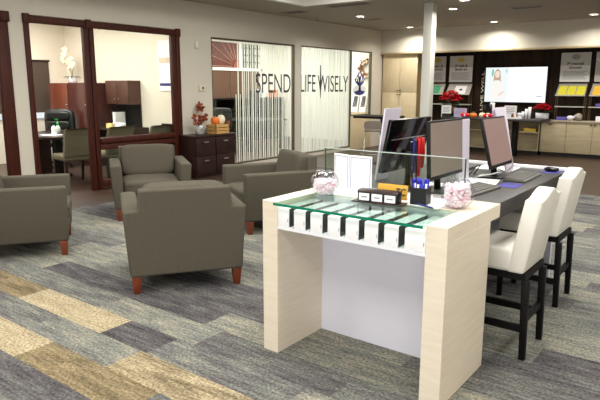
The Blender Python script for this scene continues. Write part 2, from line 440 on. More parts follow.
MB().box(W-.06, W-.054, 5.15, 6.6, .78, 2.37).box(W-.06, W-.054, 5.15, 6.6, .14, .60).build('pane', M['pane'], d1)
d2 = struct('door_2')
frame('door_jamb', ((3.745, 3.905, 0, 2.37), (2.695, 2.8, 0, 2.37)), M['trim'], d2)
frame('top_rail', ((2.70, 3.90, 2.37, 2.465),), M['trim'], d2)
MB().box(W-.002, W+.05, 3.80, 3.92, 2.355, 2.485, bev=.01).build('corner_block', M['trim'], d2)
MB().box(W-.06, W-.054, 2.8, 3.8, .02, 2.37).build('pane', M['pane'], d2)

# glazed display wall with frosted film and lettering
def metal_frame(par, y0, y1, z0, z1, t=.03):
    mb = MB(); a, b = W-.07, W-.01
    mb.box(a, b, y0, y0+t, z0, z1).box(a, b, y1-t, y1, z0, z1).box(a, b, y0+t, y1-t, z1-t, z1).box(a, b, y0+t, y1-t, z0, z0+t)
    mb.build('window_frame', M['metal'], par)
w1 = struct('window_1'); metal_frame(w1, 7.52, 9.96, .07, 2.405)
MB().box(W-.043, W-.037, 7.55, 9.93, .10, 2.375).build('pane', M['pane'], w1)
fm = MB(); y = 8.17; k = 0
while y < 9.9:
    wdt = (.018, .030, .014, .036, .022)[k % 5]
    fm.box(W-.0365, W-.0345, y, y+wdt, .11, 2.37 if y > 8.3 or k % 2 else 1.4); y += wdt + (.040, .030, .048, .026)[k % 4]; k += 1
fm.build('frosted_film', M['film'], w1)
lt = MB(); lt.text('SPEND', (W-.033, 8.74, 1.415), (0, 1, 0), (0, 0, 1), 1.11, .385, .004, bold=.0)
tag(lt.build('lettering', mat('vinyl_letters', (52, 54, 66), .5, var=.05), w1), 'SPEND in tall thin dark letters')
w2 = struct('window_2'); metal_frame(w2, 10.17, 12.2, .07, 2.405, .025)
MB().box(W-.043, W-.037, 10.2, 12.17, .10, 2.375).build('pane', M['pane'], w2)
fm = MB(); y = 10.2; k = 0
while y < 12.16:
    wdt = (.05, .032, .09, .06, .11, .04)[k % 6]
    fm.box(W-.0365, W-.0345, y, min(12.17, y+wdt), .11, 2.37); y += wdt + (.012, .02, .009, .016)[k % 4]; k += 1
fm.build('frosted_film', M['film'], w2)
lt = MB(); lt.text('LIFE', (W-.033, 10.2, 1.43), (0, 1, 0), (0, 0, 1), .56, .37, .004)
lt.text('WISELY', (W-.033, 10.84, 1.42), (0, 1, 0), (0, 0, 1), 1.27, .375, .004)
lt.poly([(W-.033, 10.93, 2.02), (W-.033, 10.955, 2.02), (W-.033, 10.985, 1.6), (W-.033, 10.955, 1.28), (W-.033, 10.945, 1.28), (W-.033, 10.925, 1.6)], .004, (1, 0, 0))
tag(lt.build('lettering', MATS['vinyl_letters'], w2), 'LIFE WISELY in tall thin dark letters')
w3 = struct('window_3'); metal_frame(w3, 12.2, 13.17, .83, 2.405, .03)
MB().box(W-.043, W-.037, 12.23, 13.14, .86, 2.375).build('pane', M['pane'], w3)
# tree emblem: white oval with a navy tree standing on a mound
em = MB(); cy, cz = 12.64, 1.45
em.poly([(W-.0345, cy+.31*math.cos(a), cz+.13*math.sin(a)) for a in [2*PI*i/24 for i in range(24)]], .002, (1, 0, 0))
em.build('emblem_oval', M['whitep'], w3)
em = MB(); xx = W-.0315
em.poly([(xx, cy-.26, cz-.03), (xx, cy-.12, cz-.005), (xx, cy, cz+.01), (xx, cy+.12, cz-.005), (xx, cy+.26, cz-.03), (xx, cy+.18, cz-.09), (xx, cy, cz-.115), (xx, cy-.18, cz-.09)], .002, (1, 0, 0))
def branch(p, q, r): em.tube([(xx, *p), (xx, *q)], [r, r*.55], n=6)
branch((cy, cz), (cy, cz+.34), .036)
for s_ in (-1, 1):
    branch((cy, cz+.12), (cy+s_*.17, cz+.20), .028); branch((cy+s_*.08, cz+.16), (cy+s_*.14, cz+.32), .022); branch((cy, cz+.2), (cy+s_*.08, cz+.42), .022)
    branch((cy+s_*.15, cz+.19), (cy+s_*.23, cz+.27), .018)
for p in ((-.2, .27), (-.12, .35), (-.04, .42), (.05, .44), (.13, .36), (.21, .28)): em.sph((xx, cy+p[0], cz+p[1]), .034, (.05, 1, .9))
em.build('tree_emblem', M['navyv'], w3)

# windows on the far outside wall behind the glass
w4 = struct('window_4')
MB().box(-11.79, -11.74, 11.2, 13.6, 1.98, 2.06).box(-11.79, -11.74, 11.2, 11.27, .9, 2.75).box(-11.79, -11.74, 13.53, 13.6, .9, 2.75).box(-11.79, -11.74, 12.62, 12.69, 2.06, 2.75).build('window_frame', M['wwall'], w4)
MB().box(-11.79, -11.765, 11.27, 12.20, .9, 1.98).box(-11.79, -11.765, 12.24, 13.5, .9, 1.98).build('roller_shade', M['blind2'], w4)
sb = MB(); sb.box(-11.79, -11.775, 11.27, 12.62, 2.06, 2.75)
sb.build('shutter_panel', M['shutter'], w4)
sb = MB()
for i in range(7):
    a = PI/2 + PI/2*i/6.0
    p = Vector((-11.77, 12.55, 2.10)); d = Vector((0, math.cos(a), math.sin(a)))
    L_ = min((1.26/abs(d.y)) if abs(d.y) > 1e-3 else 9, (.62/d.z) if d.z > 1e-3 else 9)
    sb.tube([p+d*.2, p+d*L_], .008, n=5)
sb.build('sunburst_ray', mat('ray_line', (196, 150, 130), .5, var=.05), w4)
MB().poly([(-11.775, 12.62+.0*math.cos(a)-.24*abs(math.cos(a)) if math.cos(a) < 0 else 12.62, 2.065+.22*math.sin(a)) for a in [PI/2+PI/2*i/10 for i in range(11)]] + [(-11.775, 12.62, 2.065)], .02, (1, 0, 0)).build('sunburst_hub', mat('hub_brown', (150, 84, 66), .5, var=.1), w4)
mm = MB()
for i in range(6): mm.box(-11.79, -11.75, 12.80+i*.12, 12.83+i*.12, 2.06, 2.75)
for i in range(3): mm.box(-11.79, -11.75, 12.69, 13.53, 2.22+i*.2, 2.245+i*.2)
mm.build('lattice', mat('dark_lattice', (70, 66, 58), .5, var=.1), w4)
# ------------------------------------------------------------------ ceiling fittings
dl = [(-6.43, 10.5, 'leftmost recessed round ceiling light near the lettered glass'), (-6.62, 13.1, 'recessed round ceiling light left of the white column, by the header wall'),
      (-4.456, 10.5, 'recessed round ceiling light right beside the top of the white column'), (-4.592, 13.09, 'recessed round ceiling light above the television'),
      (-2.562, 12.9, 'recessed round ceiling light at the right edge above the posters'), (-3.863, 9.56, 'recessed round ceiling light cut by the top edge of the photo')]
t0 = None
for x, y, lb in dl:
    if t0 is None:
        t0 = thing('ceiling_light', lb, 'ceiling light', (x, y, CZ), 0, 'recessed downlights')
        MB().ring((0, 0, -.004), .085, .012, axis='z', n=24, k=6).build('trim_ring', M['ceilw'], t0)
        MB().lathe([(.0745, -.003), (.0745, -.006), (.001, -.006)], n=24).build('lamp', M['lamp'], t0)
    else: dup(t0, (x, y, CZ), 0, lb)
def vent(x, y, lx, ly, lb, n=5):
    t = thing('ceiling_vent', lb, 'vent', (x, y, CZ), 0, 'ceiling air vents')
    mb = MB(); a, b = lx/2, ly/2
    mb.box(-a, a, -b, -b+.03, -.012, -.001).box(-a, a, b-.03, b, -.012, -.001).box(-a, -a+.03, -b+.03, b-.03, -.012, -.001).box(a-.03, a, -b+.03, b-.03, -.012, -.001)
    mb.build('frame', M['vent'], t)
    mb = MB()
    for i in range(n):
        q = -b+.03+(2*b-.06)*(i+.5)/n; mb.box(-a+.03, a-.03, q-.008, q+.008, -.010, -.002)
    mb.build('slat', mat('vent_slat', (110, 102, 90), .6, var=.1), t)
    MB().box(-a+.03, a-.03, -b+.03, b-.03, -.0015, -.0005).build('backing', M['black'], t)
vent(-5.75, 8.95, .8, .25, 'long ceiling air vent just beyond the raised tray corner')
vent(-6.505, 11.15, .4, .2, 'small ceiling air vent beside the leftmost downlight')
vent(-3.311, 11.09, .55, .25, 'ceiling air vent right of the column in front of the television')
vent(-7.1, 9.2, .5, .3, 'ceiling air vent above the frosted glass wall')
t = thing('sprinkler_head', 'small ceiling sprinkler head near the top of the lettered window', 'sprinkler', (-7.30, 10.25, CZ))
MB().lathe([(.045, -.002), (.045, -.01), (.012, -.014), (.012, -.05)], n=14).build('escutcheon', M['silver'], t)
MB().lathe([(.03, -.055), (.03, -.06)], n=12).tube([(0, 0, -.05), (0, 0, -.055)], .006).build('deflector', M['brass'], t)

# wall devices
t = thing('thermostat', 'beige wall thermostat between the office frame and the glass', 'thermostat', (W+.001, 7.25, 1.46))
MB().box(0, .025, -.065, .065, 0, .10, bev=.006).build('housing', mat('thermo_beige', (214, 206, 182), .5, var=.03), t)
MB().box(.0245, .027, .0, .045, .04, .075).build('display', M['metal'], t)
solo('motion_sensor', B(W+.001, W+.05, 7.12, 7.19, 2.19, 2.30, bev=.012), mat('sensor_white', (224, 220, 208), .5, var=.02), 'small white motion sensor high on the wall right of the office frame', 'sensor')

# ------------------------------------------------------------------ armchairs (front is -y)
def armchair(label, loc, rz):
    t = thing('armchair', label, 'armchair', loc, rz, 'grey lounge armchairs')
    fb = M['fabric']
    for s in (-1, 1):
        a = MB()
        a.hexa([(s*.315, -.42, .14), (s*.43, -.42, .14), (s*.43, .42, .14), (s*.315, .42, .14)],
               [(s*.335, -.43, .65), (s*.466, -.43, .65), (s*.466, .425, .65), (s*.335, .425, .65)], bev=.022, seg=3)
        a.build('arm', fb, t)
        a = MB(); q = s*.4555
        a.tube([(q, -.425, .634), (q+s*.006, .41, .634)], .006, n=6).build('piping', fb, [x for x in C.objects if x.parent == t][-1])
    b = MB()
    b.polyb([(-.428, .31, .14), (.428, .31, .14), (.458, .31, .640), (.352, .31, .648), (.345, .31, .80), (-.345, .31, .80), (-.352, .31, .648), (-.458, .31, .640)], .122, (0, 1, 0), .016)
    b.build('backrest', fb, t)
    MB().box(-.32, .32, -.41, .30, .14, .31, bev=.02, seg=3).build('seat_base', fb, t)
    sc = MB().pillow(-.328, .328, -.44, .22, .30, .465, n=7).build('seat_cushion', fb, t)
    MB().tube([(-.31, -.436, .415), (.31, -.436, .415)], .005, n=6).build('piping', fb, sc)
    m = Matrix.Translation((0, .245, .43)) @ Matrix.Rotation(math.radians(-12), 4, 'X')
    MB().pillow(-.325, .325, -.10, .065, .0, .395, n=7, mtx=m).build('back_cushion', fb, t)
    for sx in (-1, 1):
        for sy in (-1, 1):
            x, y = sx*.385, sy*.375
            MB().hexa([(x-.025, y-.025, 0), (x+.025, y-.025, 0), (x+.025, y+.025, 0), (x-.025, y+.025, 0)],
                      [(x-.038, y-.038, .1405), (x+.038, y-.038, .1405), (x+.038, y+.038, .1405), (x-.038, y+.038, .1405)], bev=.003).build('leg', M['legw'], t)
    return t
R_ = math.radians
ac = armchair('grey-green armchair seen from behind in the middle of the carpet', (-3.617, 3.14, 0), R_(235))
dup(ac, (-5.769, 4.539, 0), R_(55.3), 'grey-green armchair facing the camera in front of the brown office frame')
dup(ac, (-4.199, 4.979, 0), R_(-29.5), 'grey-green armchair in front of the frosted glass, left of the white bowl counter')
dup(ac, (-5.442, 2.748, 0), R_(146.3), 'grey-green armchair at the left edge, seen from its side')

# ------------------------------------------------------------------ pale wood display counter
KX0, KX1, KF, KR, KB, KT, KH = -2.142, -1.019, 2.474, 3.055, 3.198, .108, .914
k = thing('display_counter', 'pale wood counter with a green-edged glass top over white boxes', 'counter', ((KX0+KX1)/2, (KF+KR)/2, 0))
for x0, x1 in ((KX0, KX0+KT), (KX1-KT, KX1)):
    MB().box(x0, x1, KF, KR, 0, KH-.077, bev=.0015, seg=1, smooth=False).box(x0, x1, KF, 2.86, KH-.0775, KH, bev=.0015, seg=1, smooth=False).build('side_panel', M['pale'], k, True)
MB().box(KX0, KX1, 2.86, KB, KH-.077, KH, bev=.0015, seg=1, smooth=False).build('top_slab', M['paleX'], k, True)
ix0, ix1 = KX0+KT, KX1-KT
MB().box(ix0+.0, ix1-.10, 2.87, KB-.01, KH, KH+.0012).build('white_top_layer', M['whitel'], k, True)  # thin white layer over the middle of the wood slab
MB().box(ix0, ix1, 2.925, 2.945, 0, KH-.078).build('back_panel', M['lav'], k, True)
MB().box(ix0, ix1, KF+.004, 2.925, .757, .774).box(ix0, ix1, 2.84, 2.858, .774, KH-.012).build('tray', M['whitel'], k, True)
g = MB().box(ix0+.001, ix1-.001, KF-.035, 2.859, KH-.011, KH).build('glass_top', M['tablegl'], k, True)
MB().box(ix0+.001, ix1-.001, KF-.0375, KF-.0355, KH-.013, KH+.001).build('polished_edge', M['edgegl'], g, False).data.transform(Matrix.Translation(-Vector(k.location)))
n = 8; pw = (ix1-ix0)/n
names = ['first from the left', 'second from the left', 'third from the left', 'fourth from the left', 'fourth from the right', 'third from the right', 'second from the right', 'rightmost']
for i in range(n):
    x0 = ix0+.004+i*pw; x1 = x0+pw-.042 if i < n-1 else x0+pw-.010
    t = thing('gift_box', 'small white box under the counter glass, %s of the eight' % names[i], 'box', ((x0+x1)/2, 2.6, .7745), 0, 'white boxes under the glass')
    hw = (x1-x0)/2
    MB().box(-hw, hw, -.112, .22, 0, .106, bev=.002).build('carton', M['boxside'], t)
    tag(MB().box(-hw-.003, hw+.003, -.120, -.1125, .0, .106, bev=.002).build('front_card', M['whitep'], t), 'white front card')
    MB().box(-hw, hw, -.112, .21, .1063, .1075).build('top_label', M['whitep'], t)
    MB().box(hw*.86, hw*.94, -.1212, -.1202, .03, .05).build('side_print', M['greyp'], t)

# ------------------------------------------------------------------ dark desk behind it
DX0, DX1, DY0, DY1, DZ = -2.14, -1.05, 3.2, 4.90, .900
d = thing('desk', 'long charcoal computer desk behind the pale wood counter', 'desk', ((DX0+DX1)/2, 4.0, 0))
MB().box(DX0, DX1, DY0, DY1, DZ-.095, DZ, bev=.003).build('desktop', M['dark'], d, True)
MB().box(DX0, DX1+.0, DY1, DY1+.035, DZ-.095, DZ+.022, bev=.003).build('end_strip', M['whitel'], d, True)
MB().box(DX0+.06, DX1-.06, DY1-.09, DY1-.05, 0, DZ-.095).build('end_panel', M['lav'], d, True)
MB().box(DX0+.36, DX0+.39, DY0+.02, DY1-.09, .12, DZ-.095).build('modesty_panel', M['lav'], d, True)
for y in (3.3,):
    MB().box(DX0+.1, DX0+.16, y, y+.06, 0, DZ-.095).build('leg', M['black'], d, True)

# glass screen standing along the back of the counter
t = thing('glass_screen', 'low clear glass screen standing across the front end of the charcoal desk', 'screen', (-1.7, 3.135, KH))
SGY = 3.135
MB().box(-2.165, -1.205, SGY-.004, SGY+.004, KH+.012, 1.155).build('glass_panel', M['screengl'], t, True)
MB().box(-2.165, -1.205, SGY-.0042, SGY+.0042, 1.1552, 1.160).build('polished_edge', mat('pale_glass_edge', (186, 200, 192), .2, var=.05), t, True)
for x in (-2.165, -1.211): MB().box(x, x+.006, SGY-.0045, SGY+.0045, KH+.012, 1.155).build('side_edge', mat('dark_glass_edge', (60, 82, 72), .2, var=.05), t, True)
for x in (-2.0, -1.36): MB().box(x-.03, x+.03, SGY-.015, SGY+.015, KH+.0013, KH+.022, bev=.003).build('foot_clamp', M['silver'], t, True)

# ------------------------------------------------------------------ stools (back on +x)
def stool(label, loc):
    t = thing('bar_stool', label, 'stool', loc, 0, 'white counter stools')
    MB().box(-.43, -.07, -.205, .205, .515, .655, bev=.025, seg=3).build('seat', M['leather'], t)
    out = [(-.205, .515), (.205, .515)]
    for i in range(11):                                             # camel-back top edge
        y = .205-.41*i/10; out.append((y, .945+.05*(.5+.5*math.cos(min(1, abs(y)/.165)*PI))))
    b = MB().polyb([(-.105, y, z) for y, z in out], .095, (1, 0, 0), .014)
    for v in b.bm.verts: v.co.x += .17*max(0, v.co.z-.515)
    for f_ in b.bm.faces: f_.smooth = True
    b.build('backrest', M['leather'], t)
    MB().box(-.41, .0, -.19, .19, .475, .516).build('seat_rail', M['blackw'], t)
    for sx in (-.39, .0):
        for sy in (-1, 1):
            x, y = sx, sy*.175; dx = .012 if sx == 0 else -.0
            MB().hexa([(x+dx-.017, y-.017, 0), (x+dx+.017, y-.017, 0), (x+dx+.017, y+.017, 0), (x+dx-.017, y+.017, 0)],
                      [(x-.02, y-.02, .476), (x+.02, y-.02, .476), (x+.02, y+.02, .476), (x-.02, y+.02, .476)], bev=.002).build('leg', M['blackw'], t)
    for sy in (-1, 1): MB().box(-.375, -.005, sy*.175-.011, sy*.175+.011, .165, .205).build('stretcher', M['blackw'], t)
    MB().box(-.012, .012, -.16, .16, .215, .255).build('stretcher', M['blackw'], t)
    MB().box(-.402, -.378, -.16, .16, .215, .255).build('stretcher', M['blackw'], t)
    return t
s1 = stool('white leather bar stool nearest the pale wood counter', (-.87, 3.445, 0))
dup(s1, (-.93, 4.43, 0), 0, 'white leather bar stool at the far end of the charcoal desk')

# ------------------------------------------------------------------ monitors
def monitor(label, xb, zt, zb, y0, y1, lean, face, shell, scr, feet=True, group='desk computer monitors'):
    """screen plane along y, face=+1 looks to +x; lean = how far the top sits back"""
    yc = (y0+y1)/2
    t = thing('monitor', label, 'monitor', (xb, yc, DZ+.0005), 0, group)
    hw = (y1-y0)/2; H = zt-zb; a = math.atan2(lean, H)*face
    m = Matrix.Translation((0, 0, zb-DZ)) @ Matrix.Rotation(-a, 4, 'Y')
    L_ = H/math.cos(a)
    MB().box(-.011, .011, -hw, hw, 0, L_, bev=.003, mtx=m).build('housing', shell, t)
    x = .0115 if face > 0 else -.0115
    MB().box(min(x, x+face*.002), max(x, x+face*.002), -hw+.014, hw-.012, .024, L_-.012, mtx=m).build('screen', scr, t)
    if face < 0: MB().box(.0113, .014, -hw+.05, hw-.05, L_*.62, L_*.64, mtx=m).build('rear_reflection_line', M['silver'], t)  # silver strip standing in for a light line reflected on the glossy back
    MB().tube([(-face*.028-math.sin(a)*H*.35, 0, (zb-DZ)+H*.35), (-face*.055, 0, .10), (-face*.05, 0, .014)], [.018, .02, .022], n=10).build('stand_neck', M['black'], t)
    MB().box(-face*.06-.09, -face*.06+.09, -.12, .12, 0, .014, bev=.005).build('stand_base', M['black'], t)
    return t
monitor('black monitor seen from behind with red lanyards hung before it', -1.765, 1.352, 1.02, 3.15, 3.72, .065, -1, M['blackg'], M['black'])
monitor('grey-brown monitor in the middle of the desk beside the pen box', -1.44, 1.353, 1.00, 3.16, 3.66, .02, 1, M['black'], M['reflscr2'])
MON3 = monitor('pinkish-brown tilted monitor at the far end of the desk', -1.36, 1.335, .985, 3.99, 4.46, .09, 1, M['black'], M['privacy'])  # screen is off: 'privacy' is the reflected room tone in its base colour

def board(label, pts, m):
    mb = MB(); mb.poly(pts, .012, (-1, 0, 0))
    return solo('privacy_board', mb, m, label, 'board', 'pale boards behind the monitors')
board('tall white board left of the black monitor', [(-2.01, 3.54, DZ+.001), (-2.01, 3.71, DZ+.001), (-1.93, 3.74, 1.405), (-1.93, 3.51, 1.405)], M['lil'])
board('lilac-white board behind the right edge of the grey-brown monitor', [(-1.49, 3.74, DZ+.001), (-1.49, 3.94, DZ+.001), (-1.50, 3.92, 1.335), (-1.50, 3.74, 1.335)], M['lil'])
board('lilac-white board behind the tilted pinkish monitor', [(-1.40, 4.49, DZ+.001), (-1.40, 4.66, DZ+.001), (-1.51, 4.70, 1.395), (-1.51, 4.47, 1.395)], M['lil'])

# lanyards hung on a small black wire stand
t = thing('lanyard_stand', 'small black wire stand in front of the black monitor', 'stand', (-1.635, 3.40, DZ+.015))
MB().lathe([(.022, .0005), (.022, .008), (.01, .012)], n=14).build('base', M['black'], t)
MB().tube([(0, 0, .01), (0, 0, .297)], .006, n=6).build('post', M['black'], t)
MB().tube([(0, -.09, .297), (0, .10, .312)], .005, n=6).build('cross_bar', M['silver'], t)
for (yy, c, lb, ln) in ((3.45, M['red'], 'bright red lanyard looped over the wire stand, right one', .17), (3.40, M['red'], 'bright red lanyard on the wire stand, longer one with a low bow', .22), (3.33, M['navy'], 'dark navy lanyard on the wire stand', .19)):
    l = MB(); z = DZ+.327
    xo = -1.635+.012
    for o in (-.013, .013):
        l.tube([(xo-.022, yy+o*.2, z-.06), (xo-.01, yy+o*.3, z+.008), (xo+.002, yy+o*.5, z-.004), (xo+.006, yy+o, z-ln*.5), (xo+.004, yy+o*.6, z-ln)], .0075, n=6)
    l.sph((xo+.004, yy, z-ln-.008), .016, (.5, 1, 1))
    solo('lanyard', l, c, lb, 'lanyard', 'lanyards on the wire stand')

# ------------------------------------------------------------------ keyboards, mouse, papers on the desk
def keyboard(label, x, y, rz):
    t = thing('keyboard', label, 'keyboard', (x, y, DZ+.0005), rz, 'desk keyboards')
    MB().hexa([(-.08, -.22, 0), (.08, -.22, 0), (.08, .22, 0), (-.08, .22, 0)], [(-.078, -.218, .026), (.078, -.218, .014), (.078, .218, .014), (-.078, .218, .026)], bev=.003).build('case', M['kb'], t)
    kk = MB()
    for i in range(5):
        for j in range(15):
            x_ = -.062+i*.026; z_ = .0245-(x_+.078)/.156*.012
            kk.box(x_-.011, x_+.011, -.205+j*.0275, -.205+j*.0275+.023, z_, z_+.006)
    tag(kk.build('keycaps', M['keycap'], t), kind='stuff')
    return t
kb = keyboard('dark grey keyboard in front of the pinkish tilted monitor', -1.225, 4.30, R_(2))
dup(kb, (-1.30, 3.56, DZ+.0005), R_(-4), 'dark grey keyboard right behind the candy bowl')
def mouse(label, x, y):
    t = thing('computer_mouse', label, 'mouse', (x, y, DZ+.0022), 0)
    MB().pillow(-.055, .055, -.032, .032, 0, .036, n=2.6).build('shell', M['blackg'], t)
    MB().tube([(-.035, 0, .028), (-.02, 0, .0365)], .004, n=6).build('wheel', M['kb'], t)
    return t
mouse('black mouse on the blue pad at the far end of the desk', -1.145, 4.77)
mp = B(-1.21, -1.08, 4.68, 4.88, DZ+.0003, DZ+.002); solo('mouse_pad', mp, M['mousepad'], 'blue mouse pad under the far mouse', 'mouse pad', 'blue mouse pads')
mp = B(-1.26, -1.13, 3.83, 4.02, DZ+.0003, DZ+.002); solo('mouse_pad', mp, M['mousepad'], 'blue mouse pad between the two keyboards', 'mouse pad', 'blue mouse pads')
def sheet(label, x, y, rz, w=.21, h=.28, z=DZ, m='whitep'):
    t = MB(); t.T = Matrix.Translation((x, y, z)) @ Matrix.Rotation(rz, 4, 'Z')
    t.box(-w/2, w/2, -h/2, h/2, .0006, .003)
    return solo('paper_sheet', t, M[m], label, 'paper', 'loose papers')
sheet('white paper lying under the grey-brown monitor stand', -1.40, 3.93, R_(12), .22, .34)
sheet('white paper behind the candy bowl by the first keyboard', -1.40, 3.42, R_(-8), .12, .30)
sheet('white paper at the far end beside the desk end strip', -1.55, 4.72, R_(3), .30, .26)
sheet('white paper left of the lanyard stand', -1.60, 3.62, R_(10), .14, .2)
sheet('white sheet under the blue pen in front of the black pen box', -1.325, 2.92, R_(-6), .20, .16, KH+.0012)
t = MB()
t.tube([(-1.655, 3.30, DZ+.006), (-1.64, 3.27, DZ+.12), (-1.66, 3.33, DZ+.22), (-1.645, 3.36, DZ+.10), (-1.60, 3.30, DZ+.006)], .006, n=6)
solo('coiled_wire', t, M['black'], 'black wire loop standing below the navy lanyard', 'wire')
# desk cables
t = MB()
for q in range(4):
    y0 = 3.95+q*.10; t.tube([(-1.57, y0, DZ+.006), (-1.54, y0+.05, DZ+.07), (-1.60, y0+.14, DZ+.05), (-1.67, y0+.2, DZ+.006)], .0045, n=6)
solo('desk_cable', t, M['black'], 'black loose cables under the monitors', 'cable')
t = MB()
t.tube([(-1.30, 3.97, 1.0), (-1.28, 4.08, .965), (-1.30, 4.3, .985), (-1.36, 4.46, 1.03)], .006, n=6)
t.tube([(-1.29, 4.05, .968), (-1.44, 4.05, .93), (-1.5, 4.05, DZ+.006)], .006, n=6)
mm_ = t.build('wire_bracket', M['silver'], MON3, True)

# ------------------------------------------------------------------ things on the counter top
ZK = KH+.0014
def bowl(label, x, y, r, z, fill):
    t = thing('glass_bowl', label, 'bowl', (x, y, z), 0, 'round glass bowls of candy')
    prof = [(r*.42, .0)]
    for i in range(15):
        a = -1.12 + i*(1.12+.92)/14
        prof.append((r*math.cos(a), r*.9+r*math.sin(a)))
    p2 = [(q*.955, zz+.003) for q, zz in prof][::-1]
    MB().lathe(prof+p2, n=28, cap0=True, cap1=True).build('bowl', M['bowlgl'], t)
    MB().ring((0, 0, prof[-1][1]), prof[-1][0]*.98, .003, axis='z', n=28).build('rim', M['bowlgl'], t)
    rnd = random.Random(int(x*100)); n_ = 0; a_ = MB()
    for i in range(2600):
        zz = rnd.uniform(.012, r*fill); rm = math.sqrt(max(0, (r*.9)**2-(zz-r*.9)**2))*.93-.010
        if rm <= 0: continue
        aa = rnd.uniform(0, 2*PI); rr = rm*math.sqrt(rnd.uniform(.0, 1))
        if rr < rm*.6 and zz < r*fill-.03: continue
        a_.sph((rr*math.cos(aa), rr*math.sin(aa), zz), rnd.uniform(.0095, .0125), (1.1, 1, .8), mi=rnd.choice((0, 0, 1)), sub=1); n_ += 1
        if n_ > 420: break
    c = a_.build('candy_pile', [M['pink'], M['whitep']], None)
    c.location = (x, y, z); tag(c, 'pink and white wrapped mints filling the ' + label, 'candy', None, 'stuff')
    return t
bowl('glass bowl left of the folded white sign', -1.935, 2.80, .085, KH+.0004, 1.1)
bowl('glass bowl at the right end of the counter', -1.165, 2.93, .090, KH+.0002, 1.42)
# two-page sign
t = thing('table_sign', 'upright folded white two-page sign on the counter', 'sign', (-1.86, 3.0, ZK))
def leafp(p0, p1, nm):
    p0, p1 = Vector(p0), Vector(p1); r = (p1-p0).normalized(); nrm = r.cross(Vector((0, 0, 1)))
    w_ = (p1-p0).length
    mb = MB(); mb.poly([p0, p1, p1+Vector((0, 0, .228)), p0+Vector((0, 0, .228))], .003, -nrm); pg = mb.build(nm, M['whitep'], t, True)
    b_ = MB(); q = nrm*.0003
    bx = lambda a, c, z0, z1: b_.poly([p0+r*a+Vector((0, 0, z0))+q, p0+r*c+Vector((0, 0, z0))+q, p0+r*c+Vector((0, 0, z1))+q, p0+r*a+Vector((0, 0, z1))+q], .0008, nrm)
    bx(.008, .013, .02, .215); bx(w_-.013, w_-.008, .02, .215); bx(.013, w_-.013, .212, .216)
    b_.build('border', mat('lilac_line', (140, 140, 184), .7, var=.02), pg).data.transform(Matrix.Translation(-Vector(t.location)))
    b2 = MB()
    for i in range(7):
        z0 = .185-i*.018
        b2.poly([p0+r*.028+Vector((0, 0, z0))+q, p0+r*(w_-.03-.012*(i % 3))+Vector((0, 0, z0))+q, p0+r*(w_-.03-.012*(i % 3))+Vector((0, 0, z0+.003))+q, p0+r*.028+Vector((0, 0, z0+.003))+q], .0006, nrm)
    b2.build('print', mat('faint_print', (222, 222, 230), .7, var=.02), pg).data.transform(Matrix.Translation(-Vector(t.location)))
leafp((-2.022, 3.03, ZK), (-1.885, 2.985, ZK), 'page')
leafp((-1.880, 2.985, ZK), (-1.724, 2.985, ZK), 'page')
# card holder
t = thing('card_holder', 'low black holder with three white cards on the counter', 'card holder', (-1.56, 2.80, ZK), R_(6))
MB().box(-.155, .145, -.05, .055, 0, .006, bev=.002).build('base_plate', M['esp'], t)
MB().box(-.125, .115, -.03, .035, .006, .062, bev=.004).build('body', M['black'], t)
MB().hexa([(-.128, -.033, .058), (.118, -.033, .058), (.118, .038, .058), (-.128, .038, .058)], [(-.122, -.02, .072), (.112, -.02, .072), (.112, .03, .072), (-.122, .03, .072)], bev=.002).build('lid', M['esp'], t)
for i in range(3):
    x = -.082+i*.077
    cd = MB().box(x-.031, x+.031, -.0345, -.0305, .012, .052).build('card', M['whitep'], t)
    MB().box(x-.018, x+.018, -.0352, -.0346, .028, .036).build('card_print', M['greyp'], cd)
# gold plaque
t = thing('name_plaque', 'gold plaque with black letters leaning behind the black card holder', 'plaque', (-1.565, 2.945, ZK), R_(5))
m = Matrix.Rotation(R_(-14), 4, 'X')
MB().box(-.092, .092, -.006, .006, .002, .084, bev=.002, mtx=m).build('plate', M['gold'], t)
lm = MB(); lm.T = m; lm.text('TC', (.024, -.0072, .022), (1, 0, 0), (0, 0, 1), .06, .042, .0015, bold=.02).build('lettering', M['ink'], t)
MB().box(-.085, .085, .004, .038, 0, .004).build('foot', M['gold'], t)
# pen box and pens
t = thing('pen_box', 'square black pen holder full of blue and white pens', 'pen holder', (-1.365, 2.905, ZK), R_(8))
pb = MB(); a, h, w_ = .045, .096, .004
pb.box(-a, a, -a, a, 0, w_).box(-a, -a+w_, -a, a, w_, h).box(a-w_, a, -a, a, w_, h).box(-a+w_, a-w_, -a, -a+w_, w_, h).box(-a+w_, a-w_, a-w_, a, w_, h)
pb.build('case', M['black'], t)
rnd = random.Random(4)
first = {}
pc = 0
for i in range(4):
    for j in range(3):
        blue = (i+j) % 3 != 1
        x, y = -.0275+i*.018, -.022+j*.021
        key = 'b' if blue else 'w'
        loc = (-1.365+x, 2.905+y, ZK+.0045)
        pc += 1
        lb = 'blue pen standing in the black pen box' if blue else 'white-barrelled pen standing in the black pen box'
        gp = 'blue pens in the pen box' if blue else 'white pens in the pen box'
        if key not in first:
            p = thing('pen', lb, 'pen', loc, 0, gp); first[key] = p
            MB().tube([(0, 0, 0), (0, 0, .112)], .0052, n=8).build('barrel', M['bluepen'] if blue else M['whitep'], p)
            MB().tube([(0, 0, .112), (0, 0, .138)], [.0058, .004], n=8).build('cap', M['bluepen'], p)
        else:
            p = dup(first[key], loc, 0)
        p.rotation_euler = (rnd.uniform(-.10, .10), rnd.uniform(-.12, .12), 0)
t = thing('ballpoint_pen', 'dark blue pen lying on the white sheet by the right bowl', 'pen', (-1.31, 2.84, ZK+.0022), R_(-24))
MB().tube([(-.07, 0, .006), (.06, 0, .006)], .0055, n=8).build('barrel', M['navy'], t)
MB().tube([(.06, 0, .006), (.075, 0, .006)], [.005, .0015], n=8).build('tip', M['black'], t)
